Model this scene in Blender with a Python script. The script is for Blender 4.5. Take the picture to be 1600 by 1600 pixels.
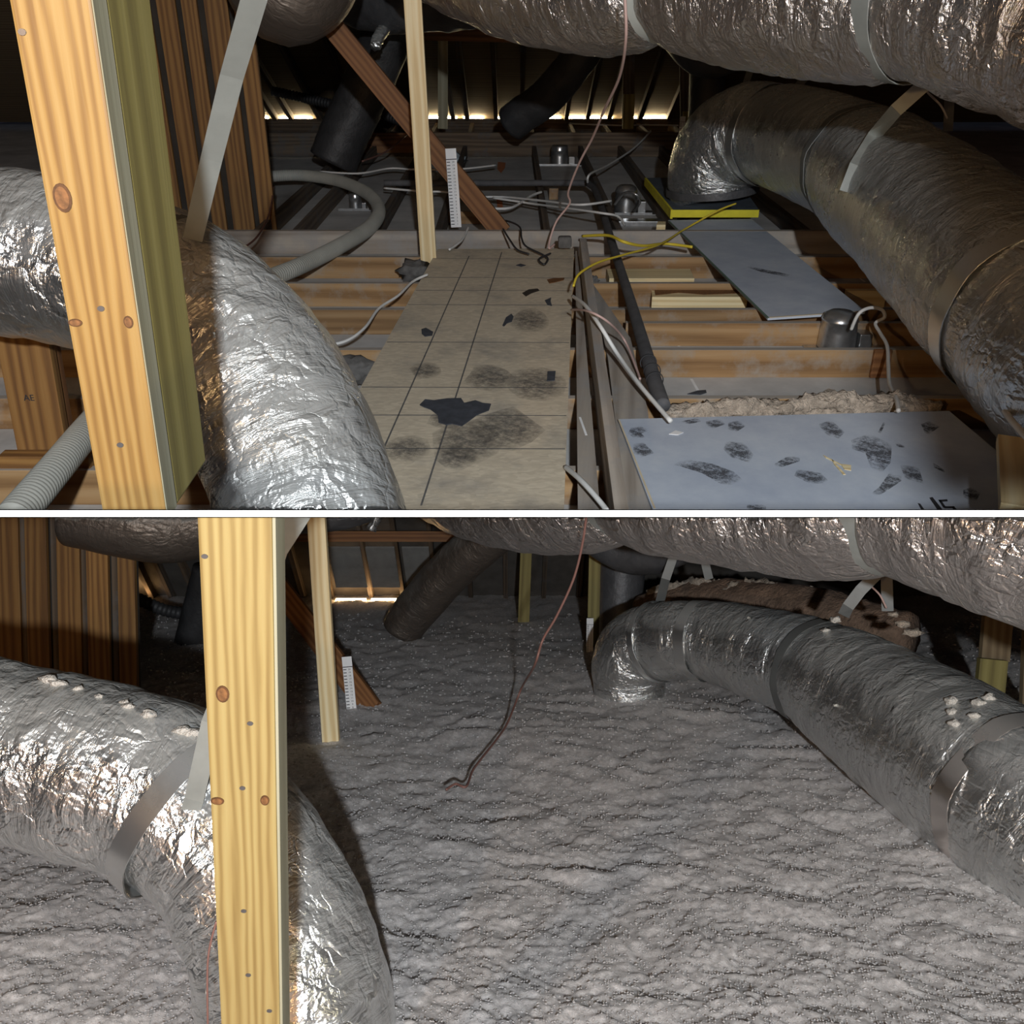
import bpy, bmesh, math, random
from mathutils import Vector, Matrix, noise

random.seed(7)
for o in list(bpy.data.objects):
    bpy.data.objects.remove(o)
SC = bpy.context.scene
COL = SC.collection

# ------------------------------------------------------------------ camera
F = 1500.0                                   # focal length in pixels of a 1600 px frame
PITCH = math.atan(800.0 / F)                 # the level direction of the bare attic meets the top edge of the frame
CAM = Vector((0.0, 0.0, 1.49))
cd = bpy.data.cameras.new('camera')
cd.sensor_width = 36.0
cd.lens = 36.0 * F / 1600.0
cd.clip_start = 0.02
cam = bpy.data.objects.new('camera', cd)
COL.objects.link(cam)
cam.location = CAM
cam.rotation_euler = (math.pi / 2 - PITCH, 0, 0)
SC.camera = cam
RC = Matrix.Rotation(math.pi / 2 - PITCH, 3, 'X')

# ------------------------------------------------------------------ world, exposure, lamps
w = bpy.data.worlds.new('attic_dark')
w.use_nodes = True
w.node_tree.nodes['Background'].inputs[0].default_value = (0.55, 0.62, 0.9, 1)
w.node_tree.nodes['Background'].inputs[1].default_value = 0.012
SC.world = w
SC.view_settings.view_transform = 'Standard'
SC.view_settings.look = 'None'
SC.view_settings.exposure = 0.0
SC.view_settings.gamma = 1.0
SC.view_settings.use_curve_mapping = False


def lamp(name, loc, energy, color, radius, spot=None, aim=None, blend=0.5):
    ld = bpy.data.lights.new(name, 'SPOT' if spot else 'POINT')
    ld.energy = energy
    ld.color = color
    ld.shadow_soft_size = radius
    lo = bpy.data.objects.new(name, ld)
    COL.objects.link(lo)
    lo.location = loc
    if spot:
        ld.spot_size = spot
        ld.spot_blend = blend
        lo.rotation_euler = (Vector(aim) - Vector(loc)).to_track_quat('-Z', 'Y').to_euler()
    return lo


def Z(x, y, zc):
    """photo pixel + distance along the optical axis -> world"""
    return CAM + RC @ Vector(((x - 800.0) / F * zc, (800.0 - y) / F * zc, -zc))


def RAY(x, y):
    return RC @ Vector(((x - 800.0) / F, (800.0 - y) / F, -1.0))


def HIT(x, y, co, no):
    r = RAY(x, y)
    return CAM + r * ((co - CAM).dot(no) / r.dot(no))


UZ = Vector((0, 0, 1))


def G(x, y, z):
    """bare attic: where the pixel's ray meets the level z"""
    return HIT(x, y, Vector((0, 0, z)), UZ)


def YD(x, y, D):
    """bare attic: where the pixel's ray meets the upright plane world Y = D"""
    return HIT(x, y, Vector((0, D, 0)), Vector((0, 1, 0)))


# insulated attic: its own level, lower than the bare one and leaning away from it
LP = math.atan(80.0 / F)
LOW = Matrix.Translation(CAM) @ Matrix.Rotation(-(PITCH - LP), 4, 'X')
LR = LOW.to_3x3()
LUP = (LR @ UZ).normalized()
LFW = (LR @ Vector((0, 1, 0))).normalized()
LH = 1.40                                    # eye height over the insulation


def I(x, y, h=0.0):
    return HIT(x, y, CAM - LUP * (LH - h), LUP)


def LD(x, y, D):
    return HIT(x, y, CAM + LFW * D, LFW)


def depth(p):
    return -(RC.transposed() @ (p - CAM)).z


# the work light stands behind the photographer, level with the board between the two attics
LAMP = CAM + RC @ Vector((0.28, 0.0, 1.7))
lamp('work_light', LAMP, 900, (0.91, 0.96, 1.0), 0.05)
lamp('warm_bulb', CAM + Vector((-1.3, -0.7, 0.2)), 75, (1.0, 0.62, 0.28), 0.05)
lamp('yellow_bulb', CAM + Vector((1.7, -0.5, -0.4)), 26, (1.0, 0.86, 0.45), 0.05)

# ------------------------------------------------------------------ materials
MATS = {}


def nodes_of(name):
    m = bpy.data.materials.new(name)
    m.use_nodes = True
    nt = m.node_tree
    return m, nt, nt.nodes['Principled BSDF']


def N(nt, typ, **kw):
    n = nt.nodes.new(typ)
    for k, v in kw.items():
        if k in n.inputs:
            n.inputs[k].default_value = v
        else:
            setattr(n, k, v)
    return n


def ramp(nt, stops, interp='LINEAR'):
    n = nt.nodes.new('ShaderNodeValToRGB')
    n.color_ramp.interpolation = interp
    el = n.color_ramp.elements
    while len(el) < len(stops):
        el.new(0.5)
    for e, (p, c) in zip(el, stops):
        e.position = p
        e.color = (c[0], c[1], c[2], 1)
    return n


def coords(nt, scale=(1, 1, 1), rnd=0.0, kind='Object'):
    tc = N(nt, 'ShaderNodeTexCoord')
    mp = N(nt, 'ShaderNodeMapping')
    mp.inputs['Scale'].default_value = scale
    nt.links.new(tc.outputs[kind], mp.inputs[0])
    if rnd:
        oi = N(nt, 'ShaderNodeObjectInfo')
        mu = N(nt, 'ShaderNodeVectorMath', operation='SCALE')
        cx = N(nt, 'ShaderNodeCombineXYZ', X=7.3, Y=0.35, Z=0.2)
        mu.inputs['Scale'].default_value = 1
        nt.links.new(cx.outputs[0], mu.inputs[0])
        nt.links.new(oi.outputs['Random'], mu.inputs['Scale'])
        nt.links.new(mu.outputs[0], mp.inputs['Location'])
    return mp.outputs[0]


def wood(name, pale, mid, dark, rough=0.7, ring=16.0, dirt=0.0, dirtcol=(0.16, 0.15, 0.14), vary=0.25, settle=0.0):
    m, nt, b = nodes_of(name)
    L = nt.links.new
    v = coords(nt, (0.07, 1, 1), 1)
    wv = N(nt, 'ShaderNodeTexWave', wave_type='RINGS', rings_direction='X')
    wv.inputs['Scale'].default_value = ring
    wv.inputs['Distortion'].default_value = 7.5
    wv.inputs['Detail'].default_value = 3.0
    wv.inputs['Detail Scale'].default_value = 0.9
    L(v, wv.inputs['Vector'])
    v2 = coords(nt, (2.5, 70, 70), 1)
    ns = N(nt, 'ShaderNodeTexNoise', Scale=1.6, Detail=4.0, Roughness=0.6)
    L(v2, ns.inputs['Vector'])
    mx = N(nt, 'ShaderNodeMath', operation='MULTIPLY_ADD')
    mx.inputs[1].default_value = 0.55
    L(wv.outputs['Fac'], mx.inputs[0])
    m2 = N(nt, 'ShaderNodeMath', operation='MULTIPLY')
    m2.inputs[1].default_value = 0.5
    L(ns.outputs['Fac'], m2.inputs[0])
    L(m2.outputs[0], mx.inputs[2])
    cr = ramp(nt, [(0.15, pale), (0.5, mid), (0.9, dark)])
    L(mx.outputs[0], cr.inputs[0])
    # board to board variation
    oi = N(nt, 'ShaderNodeObjectInfo')
    hs = N(nt, 'ShaderNodeHueSaturation')
    mr = N(nt, 'ShaderNodeMapRange')
    mr.inputs['To Min'].default_value = 1 - vary
    mr.inputs['To Max'].default_value = 1 + vary * 0.6
    L(oi.outputs['Random'], mr.inputs['Value'])
    L(mr.outputs[0], hs.inputs['Value'])
    L(cr.outputs[0], hs.inputs['Color'])
    out = hs.outputs[0]
    if dirt > 0:
        v3 = coords(nt, (1, 1, 1), 1)
        n3 = N(nt, 'ShaderNodeTexNoise', Scale=5.0, Detail=5.0, Roughness=0.65)
        L(v3, n3.inputs['Vector'])
        r3 = ramp(nt, [(0.62 - dirt * 0.4, (0, 0, 0)), (0.75 - dirt * 0.1, (1, 1, 1))])
        L(n3.outputs['Fac'], r3.inputs[0])
        mc = N(nt, 'ShaderNodeMixRGB')
        mc.inputs['Color2'].default_value = (*dirtcol, 1)
        L(r3.outputs[0], mc.inputs['Fac'])
        L(out, mc.inputs['Color1'])
        out = mc.outputs[0]
    if settle > 0:                                              # dust on upward faces
        ge = N(nt, 'ShaderNodeNewGeometry')
        sx = N(nt, 'ShaderNodeSeparateXYZ')
        L(ge.outputs['Normal'], sx.inputs[0])
        sr = ramp(nt, [(0.6, (0, 0, 0)), (0.95, (settle, settle, settle))])
        L(sx.outputs['Z'], sr.inputs[0])
        ms = N(nt, 'ShaderNodeMixRGB')
        ms.inputs['Color2'].default_value = (0.36, 0.34, 0.31, 1)
        L(sr.outputs[0], ms.inputs['Fac'])
        L(out, ms.inputs['Color1'])
        out = ms.outputs[0]
    L(out, b.inputs['Base Color'])
    b.inputs['Roughness'].default_value = rough
    bp = N(nt, 'ShaderNodeBump', Strength=0.25, Distance=0.002)
    L(ns.outputs['Fac'], bp.inputs['Height'])
    L(bp.outputs[0], b.inputs['Normal'])
    MATS[name] = m
    return m


def plain(name, col, rough=0.6, metal=0.0, var=0.15, scale=8.0, bump=0.0, bscale=60.0, bdist=0.003):
    m, nt, b = nodes_of(name)
    L = nt.links.new
    v = coords(nt)
    ns = N(nt, 'ShaderNodeTexNoise', Scale=scale, Detail=5.0, Roughness=0.6)
    L(v, ns.inputs['Vector'])
    lo = [c * (1 - var) for c in col]
    hi = [min(1, c * (1 + var)) for c in col]
    cr = ramp(nt, [(0.3, lo), (0.7, hi)])
    L(ns.outputs['Fac'], cr.inputs[0])
    L(cr.outputs[0], b.inputs['Base Color'])
    b.inputs['Roughness'].default_value = rough
    b.inputs['Metallic'].default_value = metal
    if bump:
        n2 = N(nt, 'ShaderNodeTexNoise', Scale=bscale, Detail=4.0, Roughness=0.6)
        L(v, n2.inputs['Vector'])
        bp = N(nt, 'ShaderNodeBump', Strength=bump, Distance=bdist)
        L(n2.outputs['Fac'], bp.inputs['Height'])
        L(bp.outputs[0], b.inputs['Normal'])
    MATS[name] = m
    return m


def foil(name, col, rough=0.3, metal=0.85, crinkle=0.8, dust=0.35, dustcol=(0.45, 0.45, 0.45), su=16.0, sv=4.0, settle=0.6, up=(0, 0, 1)):
    """wrinkled duct jacket; UV x runs along the duct (metres), UV y round it (metres)"""
    m, nt, b = nodes_of(name)
    L = nt.links.new
    v = coords(nt, (su, sv, 1), 0, 'UV')
    n1 = N(nt, 'ShaderNodeTexNoise', Scale=1.0, Detail=6.0, Roughness=0.62, Distortion=1.2)
    L(v, n1.inputs['Vector'])
    v2 = coords(nt, (7, 7, 1), 0, 'UV')
    vo = N(nt, 'ShaderNodeTexVoronoi', feature='DISTANCE_TO_EDGE', Scale=1.6)
    nd = N(nt, 'ShaderNodeTexNoise', Scale=2.0, Detail=3.0)
    L(v2, nd.inputs['Vector'])
    ad = N(nt, 'ShaderNodeVectorMath', operation='MULTIPLY_ADD')
    ad.inputs[1].default_value = (1.5, 1.5, 0)
    L(nd.outputs['Color'], ad.inputs[0])
    L(v2, ad.inputs[2])
    L(ad.outputs[0], vo.inputs['Vector'])
    sm = N(nt, 'ShaderNodeMath', operation='MULTIPLY_ADD')
    sm.inputs[1].default_value = 0.9
    L(vo.outputs['Distance'], sm.inputs[0])
    L(n1.outputs['Fac'], sm.inputs[2])
    bp = N(nt, 'ShaderNodeBump', Strength=crinkle, Distance=0.02)
    L(sm.outputs[0], bp.inputs['Height'])
    L(bp.outputs[0], b.inputs['Normal'])
    n3 = N(nt, 'ShaderNodeTexNoise', Scale=2.4, Detail=6.0, Roughness=0.7)
    L(coords(nt), n3.inputs['Vector'])
    cr = ramp(nt, [(0.35, col), (0.75, [c * (1 - dust) + d * dust for c, d in zip(col, dustcol)])])
    L(n3.outputs['Fac'], cr.inputs[0])
    ge = N(nt, 'ShaderNodeNewGeometry')
    dt = N(nt, 'ShaderNodeVectorMath', operation='DOT_PRODUCT')
    dt.inputs[1].default_value = up
    L(ge.outputs['Normal'], dt.inputs[0])
    nz = N(nt, 'ShaderNodeMath', operation='MULTIPLY_ADD')      # dust lies on what faces upwards
    nz.inputs[1].default_value = 0.45
    L(n3.outputs['Fac'], nz.inputs[0])
    L(dt.outputs['Value'], nz.inputs[2])
    dr = ramp(nt, [(0.62, (0, 0, 0)), (0.98, (settle, settle, settle))])
    L(nz.outputs[0], dr.inputs[0])
    dm = N(nt, 'ShaderNodeMixRGB')
    dm.inputs['Color2'].default_value = (0.34, 0.345, 0.33, 1)
    L(dr.outputs[0], dm.inputs['Fac'])
    L(cr.outputs[0], dm.inputs['Color1'])
    L(dm.outputs[0], b.inputs['Base Color'])
    mt = N(nt, 'ShaderNodeMapRange')
    mt.inputs['To Min'].default_value = metal
    mt.inputs['To Max'].default_value = metal * 0.25
    L(dr.outputs[0], mt.inputs['Value'])
    L(mt.outputs[0], b.inputs['Metallic'])
    rr = N(nt, 'ShaderNodeMapRange')
    rr.inputs['To Min'].default_value = rough * 0.7
    rr.inputs['To Max'].default_value = rough * 1.5
    L(n3.outputs['Fac'], rr.inputs['Value'])
    L(rr.outputs[0], b.inputs['Roughness'])
    MATS[name] = m
    return m


def glow(name, col, strength):
    m, nt, b = nodes_of(name)
    b.inputs['Base Color'].default_value = (0, 0, 0, 1)
    b.inputs['Emission Color'].default_value = (*col, 1)
    b.inputs['Emission Strength'].default_value = strength
    MATS[name] = m
    return m


wood('pine', (0.335, 0.21, 0.072), (0.29, 0.167, 0.048), (0.175, 0.088, 0.024), 0.55, 26, vary=0.06)
wood('pine_yellow', (0.35, 0.268, 0.108), (0.31, 0.222, 0.082), (0.205, 0.133, 0.042), 0.6, 26, vary=0.06)
wood('pine_weathered', (0.34, 0.32, 0.23), (0.29, 0.275, 0.19), (0.22, 0.20, 0.13), 0.75, 8, vary=0.05)
wood('pine_green', (0.28, 0.235, 0.08), (0.225, 0.185, 0.056), (0.145, 0.115, 0.035), 0.7, 6, vary=0.05)
wood('pale_pine', (0.88, 0.76, 0.50), (0.80, 0.64, 0.36), (0.66, 0.48, 0.24), 0.6, 10, vary=0.05)
wood('joist_wood', (0.37, 0.235, 0.115), (0.30, 0.175, 0.075), (0.18, 0.095, 0.036), 0.75, 6, dirt=0.28, dirtcol=(0.30, 0.27, 0.23), settle=0.8)
wood('dusty_plank', (0.42, 0.37, 0.31), (0.36, 0.31, 0.26), (0.24, 0.20, 0.16), 0.85, 6, dirt=0.5, dirtcol=(0.30, 0.29, 0.28))
wood('dark_joist', (0.15, 0.11, 0.075), (0.11, 0.08, 0.055), (0.07, 0.05, 0.035), 0.9, 10, dirt=0.3, dirtcol=(0.10, 0.10, 0.10))
wood('red_brace', (0.27, 0.125, 0.045), (0.22, 0.092, 0.03), (0.13, 0.05, 0.015), 0.7, 12)
wood('wall_board', (0.28, 0.15, 0.045), (0.22, 0.107, 0.028), (0.115, 0.05, 0.014), 0.7, 10, vary=0.3)
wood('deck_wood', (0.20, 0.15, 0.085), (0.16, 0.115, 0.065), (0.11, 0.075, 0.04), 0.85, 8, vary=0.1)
wood('gable_wood', (0.36, 0.165, 0.07), (0.28, 0.12, 0.048), (0.16, 0.065, 0.025), 0.8, 4, vary=0.1)
wood('bark_board', (0.83, 0.72, 0.46), (0.78, 0.64, 0.37), (0.62, 0.47, 0.24), 0.7, 10, vary=0.05)
plain('knot', (0.17, 0.075, 0.026), 0.6, 0, 0.5, 90)
plain('knot_rim', (0.085, 0.036, 0.012), 0.6, 0, 0.4, 60)
plain('knot_hole', (0.03, 0.022, 0.015), 0.8, 0, 0.4, 60)
plain('nail_steel', (0.16, 0.15, 0.15), 0.45, 0.6)
plain('drywall', (0.50, 0.495, 0.485), 0.9, 0, 0.22, 3.0, 0.2, 40)
plain('pipe_foam', (0.085, 0.085, 0.09), 0.8, 0, 0.25, 12, 0.3, 40)
plain('hose_grey', (0.40, 0.40, 0.36), 0.6, 0, 0.1, 5)
plain('strap_steel', (0.17, 0.175, 0.17), 0.6, 0.5, 0.15, 6, 0.1, 20)
plain('strap_white', (0.66, 0.70, 0.66), 0.6, 0.0, 0.08, 6)
plain('black_duct', (0.035, 0.035, 0.037), 0.55, 0.0, 0.3, 5, 0.6, 25, 0.01)
plain('dark_grey_duct', (0.09, 0.09, 0.095), 0.5, 0.2, 0.3, 5, 0.6, 25, 0.01)
plain('galvanised', (0.55, 0.56, 0.57), 0.28, 0.9, 0.2, 20)
plain('cable_white', (0.72, 0.72, 0.70), 0.5, 0, 0.08, 5)
plain('cable_yellow', (0.75, 0.58, 0.05), 0.5, 0, 0.1, 5)
plain('cable_black', (0.03, 0.03, 0.032), 0.5, 0, 0.1, 5)
plain('cable_pink', (0.55, 0.38, 0.34), 0.5, 0, 0.1, 5)
plain('cable_brown', (0.22, 0.11, 0.09), 0.5, 0, 0.1, 5)
plain('tar_paper', (0.045, 0.05, 0.062), 0.85, 0, 0.35, 20, 0.4, 80)
plain('foam_board', (0.075, 0.095, 0.12), 0.8, 0, 0.2, 8)
plain('yellow_edge', (0.72, 0.64, 0.03), 0.7, 0, 0.12, 8)
plain('sheet_edge', (0.62, 0.52, 0.36), 0.8, 0, 0.1, 8)
plain('green_edge', (0.10, 0.16, 0.12), 0.8, 0, 0.1, 8)
plain('ink', (0.02, 0.02, 0.025), 0.8, 0, 0.2, 8)
plain('chalk_grey', (0.11, 0.105, 0.10), 0.9, 0, 0.3, 30)
plain('white_mark', (0.8, 0.8, 0.8), 0.8, 0, 0.1, 8)
plain('orange_tape', (0.62, 0.22, 0.09), 0.7, 0, 0.2, 20)
plain('plastic_scrap', (0.34, 0.40, 0.44), 0.35, 0, 0.2, 12)
plain('ruler_card', (0.80, 0.80, 0.80), 0.6, 0, 0.05, 8)
plain('tuft_tan', (0.44, 0.37, 0.30), 1.0, 0, 0.4, 30, 1.0, 70, 0.02)
plain('tuft_white', (0.60, 0.57, 0.52), 1.0, 0, 0.3, 30, 1.0, 70, 0.02)
plain('fleck_white', (0.43, 0.415, 0.41), 1.0, 0, 0.1, 30)
plain('mound_brown', (0.20, 0.13, 0.09), 1.0, 0, 0.35, 10, 1.0, 40, 0.02)
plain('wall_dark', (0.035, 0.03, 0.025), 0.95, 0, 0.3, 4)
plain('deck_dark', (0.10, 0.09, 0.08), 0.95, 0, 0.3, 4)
plain('baffle_grey', (0.26, 0.26, 0.25), 0.9, 0, 0.2, 5)
plain('white_paint', (0.9, 0.9, 0.9), 0.6, 0, 0.02, 8)
plain('ceiling_board', (0.05, 0.042, 0.036), 0.95, 0, 0.2, 4)
for sfx, upv in (('', (0, 0, 1)), ('_low', tuple(LUP))):
    foil('foil_bright' + sfx, (0.86, 0.88, 0.88), 0.27, 0.95, 0.9, 0.3, settle=0.75, up=upv)
    foil('foil_grey' + sfx, (0.74, 0.755, 0.755), 0.25, 0.92, 0.75, 0.4, (0.40, 0.40, 0.39), settle=0.55, up=upv)
    foil('foil_tan' + sfx, (0.74, 0.69, 0.66), 0.27, 0.95, 1.0, 0.25, settle=0.6, up=upv)
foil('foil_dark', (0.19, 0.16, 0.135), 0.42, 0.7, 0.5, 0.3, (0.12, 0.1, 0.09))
glow('daylight_dim', (1.0, 0.62, 0.28), 34.0)
plain('strap_galv', (0.36, 0.38, 0.36), 0.5, 0.4, 0.15, 6, 0.1, 20)
glow('daylight_slit', (1.0, 0.80, 0.48), 85.0)


def osb_mat():
    m, nt, b = nodes_of('osb')
    L = nt.links.new
    v = coords(nt, (1, 1, 1))
    nd = N(nt, 'ShaderNodeTexNoise', Scale=9.0, Detail=3.0)
    L(v, nd.inputs['Vector'])
    ad = N(nt, 'ShaderNodeVectorMath', operation='MULTIPLY_ADD')
    ad.inputs[1].default_value = (0.05, 0.05, 0)
    L(nd.outputs['Color'], ad.inputs[0])
    L(v, ad.inputs[2])
    mp = N(nt, 'ShaderNodeMapping')
    mp.inputs['Scale'].default_value = (1, 2.6, 1)
    L(ad.outputs[0], mp.inputs[0])
    vo = N(nt, 'ShaderNodeTexVoronoi', Scale=38.0)
    L(mp.outputs[0], vo.inputs['Vector'])
    bw = N(nt, 'ShaderNodeRGBToBW')
    L(vo.outputs['Color'], bw.inputs[0])
    cr = ramp(nt, [(0.1, (0.52, 0.445, 0.335)), (0.5, (0.58, 0.50, 0.375)), (0.9, (0.66, 0.575, 0.44))])
    L(bw.outputs[0], cr.inputs[0])
    n2 = N(nt, 'ShaderNodeTexNoise', Scale=2.2, Detail=7.0, Roughness=0.68)
    L(v, n2.inputs['Vector'])
    r2 = ramp(nt, [(0.50, (0, 0, 0)), (0.78, (1, 1, 1))])
    L(n2.outputs['Fac'], r2.inputs[0])
    mc = N(nt, 'ShaderNodeMixRGB')
    mc.inputs['Color2'].default_value = (0.22, 0.21, 0.20, 1)
    L(r2.outputs[0], mc.inputs['Fac'])
    L(cr.outputs[0], mc.inputs['Color1'])
    L(mc.outputs[0], b.inputs['Base Color'])
    b.inputs['Roughness'].default_value = 0.8
    bp = N(nt, 'ShaderNodeBump', Strength=0.25, Distance=0.002)
    L(bw.outputs[0], bp.inputs['Height'])
    L(bp.outputs[0], b.inputs['Normal'])
    MATS['osb'] = m


def sheet_mat():
    m, nt, b = nodes_of('dusty_sheet')
    L = nt.links.new
    v = coords(nt, (1, 1, 1))
    n1 = N(nt, 'ShaderNodeTexNoise', Scale=3.5, Detail=8.0, Roughness=0.72)
    L(v, n1.inputs['Vector'])
    cr = ramp(nt, [(0.3, (0.38, 0.43, 0.53)), (0.55, (0.49, 0.54, 0.62)), (0.75, (0.58, 0.62, 0.67))])
    L(n1.outputs['Fac'], cr.inputs[0])
    L(cr.outputs[0], b.inputs['Base Color'])
    b.inputs['Roughness'].default_value = 0.8
    MATS['dusty_sheet'] = m


def print_mat(mname='boot_smudge', amax=0.9, nlo=0.40, nhi=0.62, colr=(0.10, 0.105, 0.12, 1), cell=True):
    """dust rubbed off by a boot sole: broken up marks, fading towards the rim"""
    m, nt, b = nodes_of(mname)
    L = nt.links.new
    v = coords(nt, (1, 1, 1))
    vo = N(nt, 'ShaderNodeTexVoronoi', Scale=95.0, feature='DISTANCE_TO_EDGE')
    L(v, vo.inputs['Vector'])
    n1 = N(nt, 'ShaderNodeTexNoise', Scale=24.0, Detail=6.0, Roughness=0.8)
    L(v, n1.inputs['Vector'])
    g = N(nt, 'ShaderNodeTexCoord')
    sb = N(nt, 'ShaderNodeVectorMath', operation='SUBTRACT')
    sb.inputs[1].default_value = (0.5, 0.5, 1.0)
    L(g.outputs['Generated'], sb.inputs[0])
    ml = N(nt, 'ShaderNodeVectorMath', operation='MULTIPLY')
    ml.inputs[1].default_value = (1, 1, 0)
    L(sb.outputs[0], ml.inputs[0])
    ln = N(nt, 'ShaderNodeVectorMath', operation='LENGTH')
    L(ml.outputs[0], ln.inputs[0])
    fr = ramp(nt, [(0.22, (1, 1, 1)), (0.55, (0, 0, 0))])
    L(ln.outputs['Value'], fr.inputs[0])
    nr = ramp(nt, [(nlo, (0, 0, 0)), (nhi, (amax, amax, amax))])
    L(n1.outputs['Fac'], nr.inputs[0])
    vr = ramp(nt, [(0.0, (0.35, 0.35, 0.35)), (0.12, (1, 1, 1))])
    L(vo.outputs['Distance'], vr.inputs[0])
    m1 = N(nt, 'ShaderNodeMath', operation='MULTIPLY')
    L(fr.outputs[0], m1.inputs[0]); L(nr.outputs[0], m1.inputs[1])
    m2 = N(nt, 'ShaderNodeMath', operation='MULTIPLY')
    L(m1.outputs[0], m2.inputs[0]); L(vr.outputs[0], m2.inputs[1])
    L((m2 if cell else m1).outputs[0], b.inputs['Alpha'])
    b.inputs['Base Color'].default_value = colr
    b.inputs['Roughness'].default_value = 0.8
    MATS[mname] = m


def wool_mat():
    m, nt, b = nodes_of('blown_wool')
    L = nt.links.new
    v = coords(nt, (1, 1, 1))
    nd = N(nt, 'ShaderNodeTexNoise', Scale=14.0, Detail=3.0)
    L(v, nd.inputs['Vector'])
    ad = N(nt, 'ShaderNodeVectorMath', operation='MULTIPLY_ADD')
    ad.inputs[1].default_value = (0.06, 0.06, 0.06)
    L(nd.outputs['Color'], ad.inputs[0])
    L(v, ad.inputs[2])
    n1 = N(nt, 'ShaderNodeTexNoise', Scale=42.0, Detail=8.0, Roughness=0.78)
    L(ad.outputs[0], n1.inputs['Vector'])
    cr = ramp(nt, [(0.34, (0.46, 0.435, 0.425)), (0.50, (0.62, 0.59, 0.58)), (0.66, (0.88, 0.84, 0.83))])
    L(n1.outputs['Fac'], cr.inputs[0])
    L(cr.outputs[0], b.inputs['Base Color'])
    b.inputs['Roughness'].default_value = 1.0
    b.inputs['Specular IOR Level'].default_value = 0.05
    b.inputs['Subsurface Weight'].default_value = 0.75
    b.inputs['Subsurface Radius'].default_value = (1, 1, 1)
    b.inputs['Subsurface Scale'].default_value = 0.022
    n2 = N(nt, 'ShaderNodeTexNoise', Scale=70.0, Detail=7.0, Roughness=0.8)
    L(ad.outputs[0], n2.inputs['Vector'])
    bp = N(nt, 'ShaderNodeBump', Strength=0.8, Distance=0.010)
    L(n2.outputs['Fac'], bp.inputs['Height'])
    L(bp.outputs[0], b.inputs['Normal'])
    MATS['blown_wool'] = m


osb_mat(); sheet_mat(); print_mat(); print_mat('dirt_smudge', 0.6, 0.34, 0.72, (0.13, 0.125, 0.12, 1), False); wool_mat()

# ------------------------------------------------------------------ object helpers
WM = {}


def link(o, M, parent):
    COL.objects.link(o)
    WM[o.name] = M
    if parent is not None:
        o.parent = parent
        o.matrix_basis = WM[parent.name].inverted() @ M
    else:
        o.matrix_basis = M
    return o


def tag(o, label=None, cat=None, group=None, kind=None):
    if label: o['label'] = label
    if cat: o['category'] = cat
    if group: o['group'] = group
    if kind: o['kind'] = kind
    return o


def empty(name, loc, label=None, cat=None, group=None, kind=None):
    o = bpy.data.objects.new(name, None)
    o.empty_display_size = 0.05
    link(o, Matrix.Translation(loc), None)
    return tag(o, label, cat, group, kind)


def mesh(name, verts, faces, mat, M=None, parent=None, smooth=False, uvs=None):
    me = bpy.data.meshes.new(name)
    me.from_pydata([tuple(v) for v in verts], [], faces)
    if uvs is not None:
        uvl = me.uv_layers.new(name='UVMap')
        flat = []
        for p in faces:
            ring = [uvs[i] for i in p]
            ys = [u[1] for u in ring]
            cc = ring[0][2]
            if len(ys) == 4 and max(ys) - min(ys) > cc * 0.5:      # seam of a tube
                ring = [(u[0], u[1] + cc if u[1] < cc * 0.5 else u[1]) for u in ring]
            for u in ring:
                flat += [u[0], u[1]]
        uvl.data.foreach_set('uv', flat)
    me.materials.append(MATS[mat])
    if smooth:
        me.polygons.foreach_set('use_smooth', [True] * len(me.polygons))
    me.update()
    if smooth == 'sharp':
        me.set_sharp_from_angle(angle=0.6)
    o = bpy.data.objects.new(name, me)
    return link(o, M or Matrix.Identity(4), parent)


def frame(p, xax, up):
    x = xax.normalized()
    y = up.cross(x)
    y = y.normalized() if y.length > 1e-6 else Vector((0, 1, 0))
    z = x.cross(y)
    M = Matrix.Identity(4)
    for i in range(3):
        M[i][0], M[i][1], M[i][2], M[i][3] = x[i], y[i], z[i], p[i]
    return M


BOXF = [(0, 2, 3, 1), (4, 5, 7, 6), (0, 1, 5, 4), (2, 6, 7, 3), (0, 4, 6, 2), (1, 3, 7, 5)]


def box_me(name, x0, x1, y0, y1, z0, z1, mat, bev=0.0):
    bm = bmesh.new()
    vs = [bm.verts.new((x, y, z)) for z in (z0, z1) for y in (y0, y1) for x in (x0, x1)]
    for f in BOXF:
        bm.faces.new([vs[i] for i in f])
    if bev:
        bmesh.ops.bevel(bm, geom=bm.edges[:], offset=bev, segments=2, affect='EDGES', profile=0.6)
    bmesh.ops.recalc_face_normals(bm, faces=bm.faces[:])
    me = bpy.data.meshes.new(name)
    bm.to_mesh(me)
    bm.free()
    me.materials.append(MATS[mat])
    return me


def box(name, M, x0, x1, y0, y1, z0, z1, mat, parent=None, bev=0.0):
    o = bpy.data.objects.new(name, box_me(name, x0, x1, y0, y1, z0, z1, mat, bev))
    return link(o, M, parent)


def beam(name, p0, p1, wid, thk, up, mat, parent=None, bev=0.003, y_off=0.0, z_off=0.0):
    """timber from p0 to p1; thk along 'up', wid across; grain runs along local X"""
    d = p1 - p0
    M = frame(p0, d, up)
    return box(name, M, 0, d.length, -wid / 2 + y_off, wid / 2 + y_off, -thk / 2 + z_off, thk / 2 + z_off, mat, parent, bev)


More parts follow.
